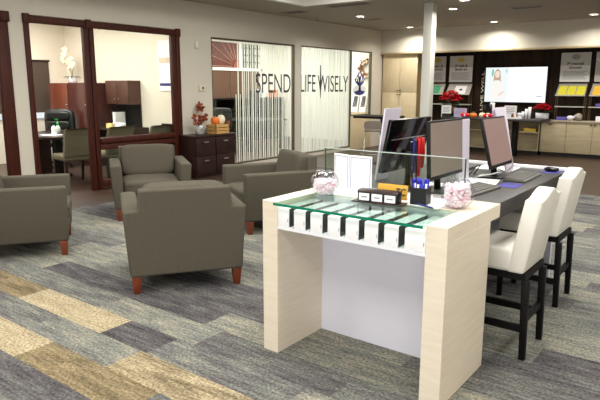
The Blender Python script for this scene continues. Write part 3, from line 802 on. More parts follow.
# ------------------------------------------------------------------ espresso credenza and its autumn display
t = thing('file_credenza', 'dark espresso file cabinet with four drawers against the wall', 'cabinet', (-7.45, 7.16, 0))
x0, x1, y0, y1 = W+.002, -7.25, 6.68, 7.64
MB().box(x0, x1-.02, y0+.01, y1-.01, .05, .695).box(x0, x1-.04, y0+.02, y1-.02, 0, .05).build('carcass', M['esp'], t, True)
MB().box(x0, x1+.012, y0, y1, .695, .725, bev=.003).build('top', M['esp'], t, True)
for cx in (y0+.245, y1-.245):
    for z0, z1 in ((.065, .37), (.38, .685)):
        dr = MB().box(x1-.02, x1, cx-.225, cx+.225, z0, z1, bev=.003).build('drawer', M['esp'], t, True)
        MB().box(x1, x1+.018, cx-.05, cx+.05, z1-.085, z1-.065, bev=.005).build('handle', M['silver'], dr, False).data.transform(Matrix.Translation(-Vector(t.location)))
ZC = .7255
t = thing('vase', 'silver-white mottled vase with rust flowers on the espresso cabinet', 'vase', (-7.44, 6.97, ZC))
MB().lathe([(.06, 0), (.085, .03), (.095, .09), (.08, .15), (.07, .17), (.06, .168), (.05, .02)], n=20).build('pot', mat('mottled_silver', (214, 214, 208), .25, metal=.3, col2=(120, 120, 116), scale=14), t)
mb = MB(); rnd = random.Random(3)
for i in range(26):
    a = rnd.uniform(0, 2*PI); r = rnd.uniform(0, .11); mb.sph((r*math.cos(a), r*math.sin(a)*1.3, .19+rnd.uniform(0, .15)), rnd.uniform(.028, .042), (1, 1, .8), mi=rnd.choice((0, 0, 1)), sub=1)
for i in range(12):
    a = i*PI/6; mb.leaf((0, 0, .17), (math.cos(a), math.sin(a), .7), .15, .045, mi=rnd.choice((0, 2)))
mb.build('flowers', [M['rust'], mat('deep_red_bloom', (120, 40, 24), .6, var=.2), M['lgreen']], t)
t = thing('wooden_crate', 'light slatted wooden crate on the espresso cabinet', 'crate', (-7.44, 7.40, ZC))
cr = MB(); a, b = .12, .165
for z in (.0, .055, .11):
    cr.box(-a, -a+.012, -b, b, z+.002, z+.045).box(a-.012, a, -b, b, z+.002, z+.045).box(-a, a, -b, -b+.012, z+.002, z+.045).box(-a, a, b-.012, b, z+.002, z+.045)
cr.build('slat', M['crate'], t)
cr = MB()
for sx in (-1, 1):
    for sy in (-1, 1): cr.box(sx*(a-.028)-.014, sx*(a-.028)+.014, sy*(b-.03)-.016, sy*(b-.03)+.016, 0, .158)
cr.build('corner_post', M['crate'], t)
MB().box(-a+.012, a-.012, -b+.012, b-.012, .0, .008).box(-a+.012, a-.012, -b+.012, b-.012, .148, .156).build('board', M['crate'], t)
def pumpkin(label, x, y, z, r, h, m):
    t = thing('pumpkin', label, 'pumpkin', (x, y, z), 0, 'pumpkins on the crate')
    bm = bmesh.new(); bmesh.ops.create_uvsphere(bm, u_segments=40, v_segments=16, radius=1)
    for v in bm.verts:
        a = math.atan2(v.co.y, v.co.x); q = math.hypot(v.co.x, v.co.y); g_ = 1-.10*abs(math.sin(a*5))
        dip = .16*math.exp(-(q/.3)**2)
        v.co = Vector((v.co.x*r*g_, v.co.y*r*g_, (v.co.z*(1-dip)+.92)*h/1.9))
    mb = MB(); mb._add(bm, True); mb.build('flesh', m, t)
    MB().tube([(0, 0, h*.86), (.004, .004, h*.97), (.015, .01, h*1.12)], [.012, .009, .007], n=7).build('stem', M['lgreen'], t)
pumpkin('bright orange pumpkin on the wooden crate', -7.44, 7.33, ZC+.1585, .075, .14, M['orange'])
pumpkin('cream white pumpkin on the wooden crate', -7.44, 7.485, ZC+.1585, .075, .165, M['cream'])
t = thing('dried_flower_spray', 'rust dried flower spray rising behind the orange pumpkin', 'flowers', (-7.56, 7.13, ZC))
mb = MB()
mb.tube([(0, 0, 0), (0, -.01, .2), (0, 0, .42)], .006, n=6).build('stem', M['lgreen'], t)
mb = MB(); rnd = random.Random(9)
for i in range(16): mb.sph((rnd.uniform(-.05, .05), rnd.uniform(-.06, .06), .40+rnd.uniform(0, .16)), rnd.uniform(.018, .03), (1, 1, 1.2), sub=1)
for i in range(14):
    a = i*.45; mb.leaf((0, 0, .42), (math.cos(a), math.sin(a), .9), .14, .04)
mb.build('bloom', M['rust'], t)
t = thing('candle_lantern', 'small dark red lantern at the right end of the espresso cabinet', 'lantern', (-7.36, 7.615-.03, ZC))
MB().box(-.03, .03, -.03, .03, 0, .015).box(-.03, .03, -.03, .03, .10, .115).build('frame', M['black'], t)
MB().lathe([(.024, .015), (.024, .10)], n=14).build('glass', mat('wine_glass_red', (150, 70, 54), .25, var=.1), t)
MB().lathe([(.018, .115), (.03, .15), (.028, .21), (.02, .215)], n=14).build('top', mat('rust_cup', (140, 64, 48), .4, var=.1), t)

# ------------------------------------------------------------------ office behind the brown frame
def hutch(label, x0, x1, n, m, z1, y0=6.5):
    t = thing('storage_cabinet', label, 'cabinet', ((x0+x1)/2, 6.85, 0), 0, 'office cabinets')
    MB().box(x0, x1, y0+.02, 7.19, 0, z1).build('carcass', m, t, True)
    w_ = (x1-x0)/n
    for i in range(n):
        dr = MB().box(x0+i*w_+.006, x0+(i+1)*w_-.006, y0, y0+.02, .08, z1-.01, bev=.003).build('door', m, t, True)
        MB().sph((x0+(i+1)*w_-.05 if i % 2 == 0 else x0+i*w_+.05, y0-.012, z1-.42), .016, sub=1).build('knob', M['silver'], dr, False).data.transform(Matrix.Translation(-Vector(t.location)))
hutch('tall cherry red cabinet left of the orchid in the office', -11.35, -10.68, 1, M['cherry'], 1.60)
hutch('dark cherry cabinet under the orchid in the office', -10.67, -10.02, 1, mat('dark_cherry', (74, 28, 20), .35, col2=(54, 20, 16), scale=4, stretch=(8, 8, 1), coat=.2), 1.605)
t = thing('storage_hutch', 'brown overhead cabinet above the dark office counter, behind the side window', 'cabinet', (-9.64, 7.05, .7705), 0, 'office cabinets')
MB().box(-10.0, -9.29, 6.92, 7.19, 1.20, 1.65).build('carcass', M['brownc'], t, True)
for i in range(2):
    dr = MB().box(-10.0+i*.355+.005, -10.0+(i+1)*.355-.005, 6.90, 6.92, 1.205, 1.645, bev=.003).build('door', M['brownc'], t, True)
    MB().sph((-9.70 if i == 0 else -9.59, 6.89, 1.30), .014, sub=1).build('knob', M['silver'], dr, False).data.transform(Matrix.Translation(-Vector(t.location)))
MB().box(-10.0, -9.29, 7.15, 7.19, .7705, 1.20).build('back_panel', M['blackw'], t, True)
t = thing('orchid', 'cream white orchid in a white pot on the office cabinets', 'orchid', (-10.98, 6.82, 1.6005))
MB().lathe([(.06, 0), (.085, .02), (.10, .12), (.092, .125), (.08, .11), (.07, .10)], n=18).build('pot', M['whitel'], t)
mb = MB()
for a in range(8): mb.leaf((0, 0, .11), (math.cos(a*.8), math.sin(a*.8), .5), .22, .06, droop=.5)
mb.build('leaves', M['green'], t)
mb = MB(); mb.tube([(0, 0, .11), (-.04, -.02, .35), (-.16, -.04, .58)], .006, n=6).tube([(0, 0, .11), (.06, -.02, .30), (.13, -.04, .44)], .006, n=6).build('stem', M['lgreen'], t)
mb = MB(); rnd = random.Random(5)
for cx, cz, q in ((-.20, .60, 5), (-.14, .50, 5), (-.20, .46, 4), (-.08, .42, 4), (.10, .44, 4), (.14, .36, 4), (.05, .33, 3), (-.14, .66, 4)):
    for p in range(5):
        a = 2*PI*p/5+rnd.uniform(0, 1); mb.sph((cx+.045*math.cos(a), -.05+rnd.uniform(-.03, .03), cz+.045*math.sin(a)), .044, (1, .35, 1), sub=1)
mb.build('blossoms', M['petal'], t)
t = thing('window_blind', 'dark woven blind on the office window at left', 'blind', (-11.79, 6.2, 1.0))
MB().box(-11.795, -11.77, 5.6, 6.34, 1.0, 2.04).box(-11.795, -11.77, 6.39, 6.78, 1.0, 2.04).build('slats', M['blind'], t, True)
MB().box(-11.798, -11.75, 5.55, 6.80, 2.04, 2.075).build('head_rail', M['esp'], t, True)
w5 = struct('window_5')
MB().box(-11.799, -11.785, 6.34, 6.39, .95, 2.02).box(-11.80, -11.76, 5.5, 6.80, .88, .99).build('window_frame', emis('window_daylight', (240, 246, 250), 1.0), w5)
# office desk with papers, sanitizer and phone
t = thing('office_desk', 'dark round-ended desk on a black pedestal in the office', 'desk', (-9.6, 5.5, 0))
mb = MB(); pts = [(-10.0, 4.95), (-9.05, 4.95)] + [(-9.05+.38*math.cos(a), 5.33+.38*math.sin(a)) for a in [-PI/2+PI*i/14 for i in range(1, 14)]] + [(-9.05, 5.71), (-10.0, 5.71)]
mb.poly([(x, y, .70) for x, y in pts], .035, (0, 0, 1)).build('desktop', M['esp'], t, True)
MB().box(-9.50, -9.38, 5.42, 5.54, .0, .70).build('pedestal', M['black'], t, True)
MB().lathe([(.22, .0), (.22, .03), (.06, .04)], (-9.44, 5.48, 0), n=18).build('pedestal_foot', M['black'], t, True)
MB().box(-10.0, -9.96, 5.0, 5.66, 0, .70).build('end_panel', M['esp'], t, True)
t = MB().box(-9.40, -9.10, 5.15, 5.42, .7355, .739); solo('paper_sheet', t, M['whitep'], 'white papers on the round-ended office desk', 'paper', 'loose papers')
for i, (x, y, lb, c) in enumerate(((-9.36, 5.47, 'clear bottle with a green pump on the office desk', 'grn'), (-9.30, 5.36, 'white cup left of the green pump bottle on the office desk', 'whitel'))):
    t = thing('pump_bottle' if i == 0 else 'desk_cup', lb, 'bottle' if i == 0 else 'cup', (x, y, .7395))
    MB().lathe([(.04, 0), (.042, .1), (.03, .13), (.018, .14)], n=14).build('body', mat('frosty_plastic', (206, 212, 206), .35, var=.03), t)
    if i == 0: MB().lathe([(.018, .14), (.018, .19), (.008, .19), (.008, .24)], n=10).box(-.012, .012, -.045, .012, .24, .255).build('pump', M['grn'], t)
    else: MB().ring((0, 0, .14), .018, .004, axis='z').build('rim', M['whitel'], t)
# executive chair
t = thing('office_chair', 'black leather high-back office chair behind the office desk', 'office chair', (-10.50, 6.06, 0), R_(30))
MB().pillow(-.30, .30, .16, .30, .50, 1.11, n=5).build('backrest', M['blkleather'], t)
MB().pillow(-.24, .24, .11, .19, .90, 1.06, n=4).pillow(-.24, .24, .11, .19, .72, .88, n=4).pillow(-.24, .24, .11, .19, .55, .71, n=4).build('back_pad', M['blkleather'], t)
MB().pillow(-.28, .28, -.28, .24, .40, .52, n=5).build('seat', M['blkleather'], t)
for s in (-1, 1): MB().tube([(s*.30, .2, .66), (s*.32, -.12, .66), (s*.30, -.16, .48)], .022, n=8).build('armrest', M['black'], t)
MB().tube([(0, 0, .08), (0, 0, .40)], .03, n=10).build('gas_lift', M['silver'], t)
for i in range(5):
    a = 2*PI*i/5; lg = MB().tube([(0, 0, .10), (.3*math.cos(a), .3*math.sin(a), .065)], [.026, .018], n=8).build('base_leg', M['black'], t)
    MB().sph((.3*math.cos(a), .3*math.sin(a), .03), .03, (1, .7, 1), sub=1).build('caster', M['black'], lg)
# guest chairs
def guest(label, loc, rz):
    t = thing('guest_chair', label, 'chair', loc, rz, 'sage guest chairs')
    MB().box(-.26, .26, -.26, .24, .38, .48, bev=.03).build('seat', M['chairw'], t)
    b = MB(); pf = [(.20, .46), (.235, .62), (.26, .78), (.30, .88), (.35, .90)]
    for i in range(4):
        (y0, z0), (y1, z1) = pf[i], pf[i+1]
        b.hexa([(-.26, y0, z0), (.26, y0, z0), (.26, y0+.06, z0), (-.26, y0+.06, z0)], [(-.26, y1, z1), (.26, y1, z1), (.26, y1+.06, z1+.005), (-.26, y1+.06, z1+.005)])
    b.build('backrest', M['chairw'], t)
    for sx in (-1, 1):
        for sy in (-1, 1):
            MB().hexa([(sx*.22-.015, sy*.2-.015+.02*sy, 0), (sx*.22+.015, sy*.2-.015+.02*sy, 0), (sx*.22+.015, sy*.2+.015+.02*sy, 0), (sx*.22-.015, sy*.2+.015+.02*sy, 0)],
                      [(sx*.23-.02, sy*.2-.02, .385), (sx*.23+.02, sy*.2-.02, .385), (sx*.23+.02, sy*.2+.02, .385), (sx*.23-.02, sy*.2+.02, .385)]).build('leg', M['esp'], t)
    return t
gc = guest('sage guest chair in the office doorway beside the desk', (-8.55, 5.24, 0), R_(-98))
dup(gc, (-8.45, 5.84, 0), R_(-85), 'sage guest chair seen through the left of the office side window')
dup(gc, (-8.16, 6.55, 0), R_(-95), 'sage guest chair with a rolled top at the right of the office side window')
# credenza behind glass with phone and paper
t = thing('work_surface', 'dark counter desk under the brown cabinets in the office', 'desk', (-9.55, 6.85, 0))
MB().box(-10.0, -9.10, 6.52, 7.19, .735, .77).build('desktop', M['esp'], t, True)
for x in (-10.0, -9.14): MB().box(x, x+.04, 6.54, 7.19, 0, .735).build('end_panel', M['esp'], t, True)
MB().box(-9.96, -9.14, 7.10, 7.13, .1, .735).build('back_panel', M['blackw'], t, True)
t = thing('desk_phone', 'white desk phone on the dark office counter', 'phone', (-9.40, 6.74, .7705))
MB().hexa([(-.09, -.09, 0), (.09, -.09, 0), (.09, .09, 0), (-.09, .09, 0)], [(-.09, -.09, .02), (.09, -.09, .02), (.09, .09, .09), (-.09, .09, .09)]).build('body', M['whitel'], t)
MB().box(-.085, -.04, -.09, .09, .06, .10, bev=.012).build('handset', M['whitel'], t)
solo('binder_stack', B(-9.74, -9.66, 6.85, 7.08, .7705, 1.05), M['whitep'], 'upright white binder beside the white desk phone', 'binder')
solo('note_box', B(-9.52, -9.34, 6.54, 6.60, .7705, .86), mat('cream_note', (246, 226, 150), .6, var=.03), 'pale yellow note box in front of the white desk phone', 'box')
t = thing('wall_poster', 'white framed poster on the office wall at right', 'poster', (-8.55, 7.198, 1.45))
MB().box(-8.72, -8.36, 7.18, 7.198, 1.46, 2.36).build('sheet', M['whitep'], t, True)
MB().box(-8.70, -8.38, 7.177, 7.179, 1.55, 1.60).build('blue_band', M['navyv'], t, True)
MB().box(-8.70, -8.38, 7.177, 7.179, 1.96, 2.06).build('pale_band', mat('pale_band', (226, 206, 186), .7, var=.1), t, True)
st('trim_4', B(-8.7, W-WT, 7.17, 7.199, .78, .86, bev=.005), M['esp'])

# ------------------------------------------------------------------ room behind the lettered glass
t = thing('bookcase', 'low black bookcase behind the striped glass', 'bookcase', (-11.4, 12.6, 0))
MB().box(-11.78, -11.74, 11.2, 14.1, 0, 1.22).box(-11.74, -11.30, 11.2, 14.1, 1.18, 1.22).box(-11.74, -11.30, 11.2, 14.1, 0, .06).build('case', M['blackw'], t, True)
for y in (11.2, 11.9, 12.6, 13.3, 14.06): MB().box(-11.74, -11.31, y, y+.04, .06, 1.18).build('divider', M['blackw'], t, True)
MB().box(-11.74, -11.33, 11.2, 14.1, .60, .63).build('shelf', M['blackw'], t, True)
for i, (y, h, c) in enumerate(((12.9, .2, 'toe'), (13.2, .25, 'whitel'), (13.8, .22, 'orange'))):
    solo('binder', B(-11.66, -11.4, y, y+.16, 1.2205, 1.2205+h), M[c], ['black', 'white', 'orange'][i]+' binder box on top of the black bookcase behind the glass', 'binder', 'binders on the black bookcase')
t = thing('side_chair', 'black high-back chair behind the striped glass', 'chair', (-9.6, 9.75, 0), R_(60))
MB().pillow(-.26, .26, .18, .28, .5, 1.05, n=5).build('backrest', M['blkleather'], t)
MB().pillow(-.26, .26, -.26, .24, .40, .50, n=5).build('seat', M['blkleather'], t)
for sx in (-1, 1):
    for sy in (-1, 1): MB().tube([(sx*.2, sy*.2, 0), (sx*.2, sy*.2, .42)], .018, n=8).build('leg', M['black'], t)
t = thing('meeting_table', 'dark meeting table behind the striped glass', 'table', (-9.9, 10.8, 0))
MB().box(-10.6, -9.2, 10.2, 11.6, .70, .74, bev=.005).build('tabletop', M['blackw'], t, True)
for x in (-10.5, -9.36):
    for y in (10.3, 11.44): MB().box(x, x+.06, y, y+.06, 0, .70).build('leg', M['blackw'], t, True)
t = thing('wreath', 'brown autumn wreath on the wall seen through the clear glass end', 'wreath', (-8.47, BY-.06, 1.83))
mb = MB(); rnd = random.Random(2)
mb.ring((0, 0, .21), .19, .05, axis='y').build('ring', M['wreathm'], t)
mb = MB()
for i in range(46):
    a = rnd.uniform(0, 2*PI); r = rnd.uniform(.13, .26); mb.sph((r*math.cos(a), -.03-rnd.uniform(0, .02), .21+r*math.sin(a)), rnd.uniform(.022, .042), mi=rnd.choice((0, 1, 2)), sub=1)
mb.build('berries', [M['rust'], M['wreathm'], M['cream']], t)
t = thing('potted_plant', 'leafy green plant behind the clear glass under the wreath', 'plant', (-8.08, 13.95, 0))
MB().lathe([(.12, 0), (.16, .3), (.15, .31), (.12, .28)], n=16).build('pot', M['brass'], t)
mb = MB()
mb.tube([(0, 0, .28), (0, 0, 1.35)], .015, n=6)
for i in range(46):
    a = rnd.uniform(0, 2*PI); z = rnd.uniform(.9, 1.65); mb.leaf((0, 0, min(z, 1.4)), (math.cos(a), math.sin(a), .6), rnd.uniform(.18, .26), .07, mi=1)
mb.build('foliage', [M['lgreen'], mat('pale_green_leaf', (150, 160, 110), .6, var=.2, scale=20)], t)
t = thing('magazine_rack', 'white rack of black and white leaflets low behind the clear glass', 'rack', (-8.55, 14.1, 0))
MB().box(-8.95, -8.38, 14.12, 14.28, 0, .84).build('base', M['beigeV'], t, True)
mb = MB()
for i in range(2):
    x = -8.9+i*.26
    mb.hexa([(x, 14.14, .84), (x+.21, 14.14, .84), (x+.21, 14.16, .84), (x, 14.16, .84)], [(x, 14.24, 1.32), (x+.21, 14.24, 1.32), (x+.21, 14.26, 1.32), (x, 14.26, 1.32)])
mb.build('leaflet', M['whitep'], t, True)
mb = MB()
for i in range(2):
    x = -8.9+i*.26
    for q in range(3): mb.poly([(x+.02+.05*q, 14.137+.02, .88+.0), (x+.06+.05*q, 14.137+.02, .88), (x+.10+.04*q, 14.222, 1.28), (x+.07+.04*q, 14.222, 1.28)], .004, (0, -1, 0))
mb.build('leaflet_print', M['ink'], t, True)

# bar table and stool in front of the glass corner
t = thing('bar_table', 'dark-topped high table by the corner of the glass wall', 'table', (-5.9, 10.3, 0))
tz = .965
MB().box(-6.30, -5.50, 10.10, 10.80, tz-.045, tz, bev=.006).build('tabletop', M['blackw'], t, True)
MB().box(-5.84, -5.72, 10.40, 10.50, .02, tz-.045).build('column', M['navy'], t, True)
MB().box(-6.01, -5.55, 10.22, 10.68, 0, .02, bev=.004).build('base_plate', M['black'], t, True)
t = thing('cafe_stool', 'grey moulded bar stool on chrome legs under the high table', 'stool', (-5.66, 9.80, 0), R_(30))
MB().pillow(-.17, .17, -.17, .17, .70, .74, n=4).build('seat', mat('brown_grey_plastic', (104, 94, 82), .5, var=.05), t)
m = Matrix.Translation((0, .155, .72)) @ Matrix.Rotation(R_(-10), 4, 'X')
MB().pillow(-.17, .17, -.012, .012, 0, .17, n=4, mtx=m).build('backrest', MATS['brown_grey_plastic'], t)
for sx in (-1, 1):
    for sy in (-1, 1): MB().tube([(sx*.13, sy*.13, .705), (sx*.2, sy*.2, .004)], .009, n=7).build('leg', M['silver'], t)
MB().ring((0, 0, .28), .235, .007, axis='z').build('foot_ring', M['silver'], t)

# ------------------------------------------------------------------ retail wall at the back
t = thing('tall_cabinet', 'tall beige wood cabinet of four doors beside the glass corner', 'cabinet', (-7.1, 13.98, 0))
MB().box(-7.64, -6.66, 13.69, 14.29, .08, 2.352).build('carcass', mat('tan_side', (184, 156, 112), .5, col2=(172, 144, 102), scale=3, stretch=(10, 10, 1)), t, True)
MB().box(-7.62, -6.68, 13.74, 14.29, 0, .08).build('plinth', M['toe'], t, True)
for x0, x1, s in ((-7.64, -7.155, 1), (-7.148, -6.66, -1)):
    for z0, z1, kz in ((.085, 1.395, 1.35), (1.403, 2.352, 1.45)):
        dr = MB().box(x0, x1, 13.67, 13.69, z0, z1, bev=.003).build('door', M['beigeV'], t, True)
        kx = x1-.03 if s > 0 else x0+.03
        MB().box(kx-.02, kx+.02, 13.648, 13.67, kz-.012, kz+.012, bev=.003).build('handle', M['metal'], dr, False).data.transform(Matrix.Translation(-Vector(t.location)))
# base cabinets with doors and one open bay
t = thing('base_cabinet', 'run of low beige wood cabinet doors on a black plinth at the back', 'cabinet', (-2.4, 14.1, 0))
BX0, BX1, CF = -3.66, -1.0, 13.97
MB().box(BX0, BX1, CF+.02, BY-.005, .085, .775).build('carcass', M['beige'], t, True)
MB().box(BX0+.02, BX1, CF+.06, BY-.005, 0, .085).build('plinth', M['toe'], t, True)
x = BX0; wdt = .54; i = 0
while x < BX1-.3:
    dr = MB().box(x+.004, x+wdt-.004, CF, CF+.02, .09, .77, bev=.003).build('door', M['beige'], t, True)
    kx = x+.20 if i == 0 else x+wdt-.04 if i % 2 else x+.04
    MB().box(kx-.02, kx+.02, CF-.02, CF, .715, .75, bev=.004).build('handle', M['metal'], dr, False).data.transform(Matrix.Translation(-Vector(t.location)))
    x += wdt; i += 1
MB().box(BX0-.02, BX1, CF-.025, BY-.005, .776, .812, bev=.003).build('worktop', mat('taupe_worktop', (176, 164, 142), .45, var=.06), t, True)
t = thing('open_cabinet', 'low open beige cabinet bay left of the closed doors', 'cabinet', (-4.5, 14.1, 0))
OX0 = -5.6
MB().box(OX0, BX0-.03, BY-.03, BY-.005, .085, .775).box(OX0, OX0+.02, CF, BY-.03, .085, .775).box(BX0-.05, BX0-.03, CF, BY-.03, .085, .775).box(OX0+.02, BX0-.05, CF, BY-.03, .085, .105).box(OX0+.02, BX0-.05, CF, BY-.03, .755, .775).build('carcass', M['beige'], t, True)
MB().box(OX0+.02, BX0-.05, CF+.02, BY-.03, .50, .52).build('shelf', M['beige'], t, True)
MB().box(OX0+.02, BX0-.05, CF+.06, BY-.03, 0, .085).build('plinth', M['toe'], t, True)
MB().box(OX0, BX0-.03, CF-.02, BY-.005, .776, .812).build('worktop', M['dark'], t, True)
solo('yellow_tray', B(-4.06, -3.78, CF+.05, CF+.25, .5205, .60, bev=.006), mat('mustard_tray', (198, 168, 66), .5, var=.1), 'mustard yellow tray on the shelf of the open beige cabinet', 'tray')
# grey counter table in front, on a black panel leg
t = thing('counter_table', 'charcoal counter table on black panel legs below the television', 'table', (-4.4, 13.35, 0))
MB().box(-5.7, -3.42, 13.05, 13.80, .80, .85, bev=.006).build('tabletop', M['dark'], t, True)
for x in (-4.11, -5.6): MB().box(x, x+.09, 13.32, 13.52, 0, .80).build('panel_leg', M['blackw'], t, True)
TZ = .8505
# television
t = thing('television', 'large television showing a bright white page with a woman at left', 'television', (-4.4, BY-.06, 1.18))
tx0, tx1, tz0, tz1 = -5.10, -3.68, 1.19, 2.0
MB().box(tx0-.012, tx1+.02, BY-.09, BY-.012, tz0-.03, tz1+.012, bev=.006).build('housing', M['black'], t, True)
sc = MB().box(tx0, tx1, BY-.0935, BY-.0905, tz0, tz1).build('screen', M['screen'], t, True)
def pic(nm, pts, c, k_):
    o = MB().poly([(x, BY-.0937-.0006*k_, z) for x, z in pts], .0004, (0, -1, 0)).build(nm, semis('screen_'+nm, c), sc)
    o.data.transform(Matrix.Translation(-Vector(t.location)))
ell = lambda cx, cz, rx, rz, n_=20: [(cx+rx*math.cos(2*PI*i/n_), cz+rz*math.sin(2*PI*i/n_)) for i in range(n_)]
pic('backdrop', [(tx0, tz0), (tx0+.52, tz0), (tx0+.56, tz1), (tx0, tz1)], (243, 252, 252), 1)
pic('foliage', ell(tx0+.17, 1.88, .03, .09), (150, 206, 184), 2)
pic('foliage_right', ell(tx0+.50, 1.92, .015, .05), (170, 214, 204), 2)
pic('hair', ell(tx0+.285, 1.80, .078, .16), (188, 160, 136), 3)
pic('face', ell(tx0+.285, 1.84, .058, .085), (250, 226, 210), 4)
pic('long_hair', [(tx0+.20, 1.80), (tx0+.37, 1.80), (tx0+.385, 1.60), (tx0+.345, 1.56), (tx0+.225, 1.56), (tx0+.195, 1.62)], (214, 190, 166), 3)
pic('shoulders', [(tx0+.10, tz0+.05), (tx0+.14, 1.60), (tx0+.23, 1.70), (tx0+.34, 1.70), (tx0+.44, 1.58), (tx0+.48, tz0+.05)], (253, 250, 246), 5)
pic('arm', [(tx0+.33, 1.32), (tx0+.46, 1.42), (tx0+.47, 1.46), (tx0+.34, 1.38)], (246, 214, 198), 6)
pic('caption', [(tx1-.2, tz0+.13), (tx1-.08, tz0+.13), (tx1-.08, tz0+.15), (tx1-.2, tz0+.15)], (180, 180, 186), 2)
# vertical banner with light letters
t = thing('vertical_banner', 'narrow dark vertical banner with pale letters left of the television', 'banner', (-5.2, BY-.03, .85))
MB().box(-5.235, -5.135, BY-.04, BY-.012, .90, 1.98).build('board', M['blackw'], t, True)
mb = MB(); mb.text('LIVE WELL', (-5.152, BY-.0405, .98), (0, 0, 1), (-1, 0, 0), .94, .062, .002, bold=.02)
mb.build('lettering', mat('pale_letters', (196, 186, 164), .6, var=.05), t, True)
# wall panels: posters, tilted leaflet shelves, shelves on silver uprights
def poster(label, x0, x1, head, lines, emb, k_):
    t = thing('wall_poster', label, 'poster', ((x0+x1)/2, BY-.02, 1.66), 0, 'topic posters along the back wall')
    MB().box(x0-.03, x1+.03, BY-.03, BY-.012, 1.63, 2.335, bev=.003).build('frame', M['blackw'], t, True)
    MB().box(x0, x1, BY-.034, BY-.031, 1.66, 2.02).build('sheet', M['posterw'], t, True)
    MB().box(x0, x1, BY-.034, BY-.031, 2.02, 2.30).build('header_band', M['poster'], t, True)
    cx = (x0+x1)/2
    MB().poly([(cx+.09*math.cos(2*PI*i/16), BY-.0342, 2.205+.06*math.sin(2*PI*i/16)) for i in range(16)], .001, (0, -1, 0)).build('emblem', emb, t, True)
    for i, (s_, w_) in enumerate(lines):
        MB().text(s_, (cx-w_/2, BY-.0345, (2.03, 1.945)[i]), (1, 0, 0), (0, 0, 1), w_, .062, .001, bold=.03).build('heading', M['ink'], t, True)
    mb = MB()
    for i in range(7): mb.box(x0+.06, x1-.06-(i % 3)*.03, BY-.035, BY-.0342, 1.72+i*.027, 1.73+i*.027)
    mb.build('body_print', M['greyp'], t, True)
poster('poster headed Personal Growth with a grey emblem', -3.42, -2.80, None, (('Personal', .34), ('Growth', .26)), mat('grey_emblem', (140, 140, 138), .6, var=.1), 0)
poster('poster with a yellow emblem left of the television', -6.06, -5.46, None, (('Wealth &', .34), ('Business', .30)), M['olive'], 1)
poster('poster half hidden behind the white column', -6.60, -6.16, None, (('Home &', .28), ('Family', .3)), M['olive'], 2)
t = thing('wall_poster', 'poster with a white curved line cut by the right edge', 'poster', (-2.4, BY-.02, 1.66), 0, 'topic posters along the back wall')
MB().box(-2.73, -2.05, BY-.03, BY-.012, 1.63, 2.335, bev=.003).build('frame', M['blackw'], t, True)
MB().box(-2.70, -2.08, BY-.034, BY-.031, 1.66, 2.30).build('sheet', M['poster'], t, True)
MB().tube([(-2.69, BY-.036, 2.16), (-2.62, BY-.036, 2.12), (-2.5, BY-.036, 2.11), (-2.3, BY-.036, 2.2)], .016, n=6).build('curve_line', M['whitep'], t, True)
def rack(label, x0, x1, cards, mcol, dark_shelf):
    t = thing('display_shelf', label, 'shelf', ((x0+x1)/2, BY-.12, .815), 0, 'display shelves along the back wall')
    for x in (x0+.015, x1-.015): MB().box(x-.008, x+.008, BY-.02, BY-.006, .8205, 1.64).build('upright', mat('dark_brass_upright', (92, 74, 50), .4, metal=.5, var=.1), t, True)
    for x in (x0+.015, x1-.015): MB().box(x-.006, x+.006, BY-.18, BY-.17, .8205, 1.40).build('upright', mat('dark_brass_upright', (92, 74, 50), .4, metal=.5, var=.1), t, True)
    MB().box(x0, x1, BY-.20, BY-.02, 1.10, 1.122).build('shelf', mat('pale_grey_shelf', (184, 182, 172), .5, var=.03), t, True)
    MB().hexa([(x0, BY-.22, 1.36), (x1, BY-.22, 1.36), (x1, BY-.20, 1.36), (x0, BY-.20, 1.36)], [(x0+.03, BY-.05, 1.62), (x1, BY-.05, 1.62), (x1, BY-.03, 1.62), (x0+.03, BY-.03, 1.62)]).build('tilted_shelf', mat('grey_shelf', (150, 146, 134), .6, var=.04), t, True)
    MB().box(x0, x1, BY-.235, BY-.21, 1.35, 1.375).build('shelf_lip', MATS['pale_grey_shelf'], t, True)
    return t
rack('display shelf of yellow leaflets under the Personal Growth poster', -3.44, -2.82, 3, None, 0)
rack('display shelf of white leaflets below the yellow-emblem poster', -6.06, -5.44, 1, None, 0)
rack('display shelf of leaflets behind the column', -6.62, -6.14, 1, None, 0)
rack('display shelf with orange leaflets at the right edge', -2.74, -2.1, 3, None, 0)
def leaflet(label, x, w_, m, group):
    t = MB(); y0, z0, y1, z1 = BY-.2075, 1.3755, BY-.075, 1.572
    t.hexa([(x, y0-.008, z0), (x+w_, y0-.008, z0), (x+w_, y0, z0), (x, y0, z0)], [(x+.02, y1-.008, z1), (x+w_+.01, y1-.008, z1), (x+w_+.01, y1, z1), (x+.02, y1, z1)])
    return solo('leaflet', t, m, label, 'leaflet', group)
for i in range(3): leaflet(['leftmost', 'middle', 'rightmost'][i]+' yellow-green leaflet under the Personal Growth poster', -3.40+i*.19, .175, M['yellow'], 'yellow leaflets')
for i in range(2): leaflet(['left', 'right'][i]+' orange-yellow leaflet on the shelf at the right edge', -2.69+i*.2, .18, mat('orange_leaflet', (232, 180, 40), .6, var=.1, scale=20), 'orange leaflets')
l = leaflet('white leaflet with a black mark left of the television', -5.86, .30, M['posterw'], 'white leaflets')
MB().sph((0.02, -.02, .1), .035, (1.3, .3, .6)).build('black_mark', M['ink'], l)
leaflet('green leaflet beside the white column', -6.45, .2, M['teal'], 'white leaflets')
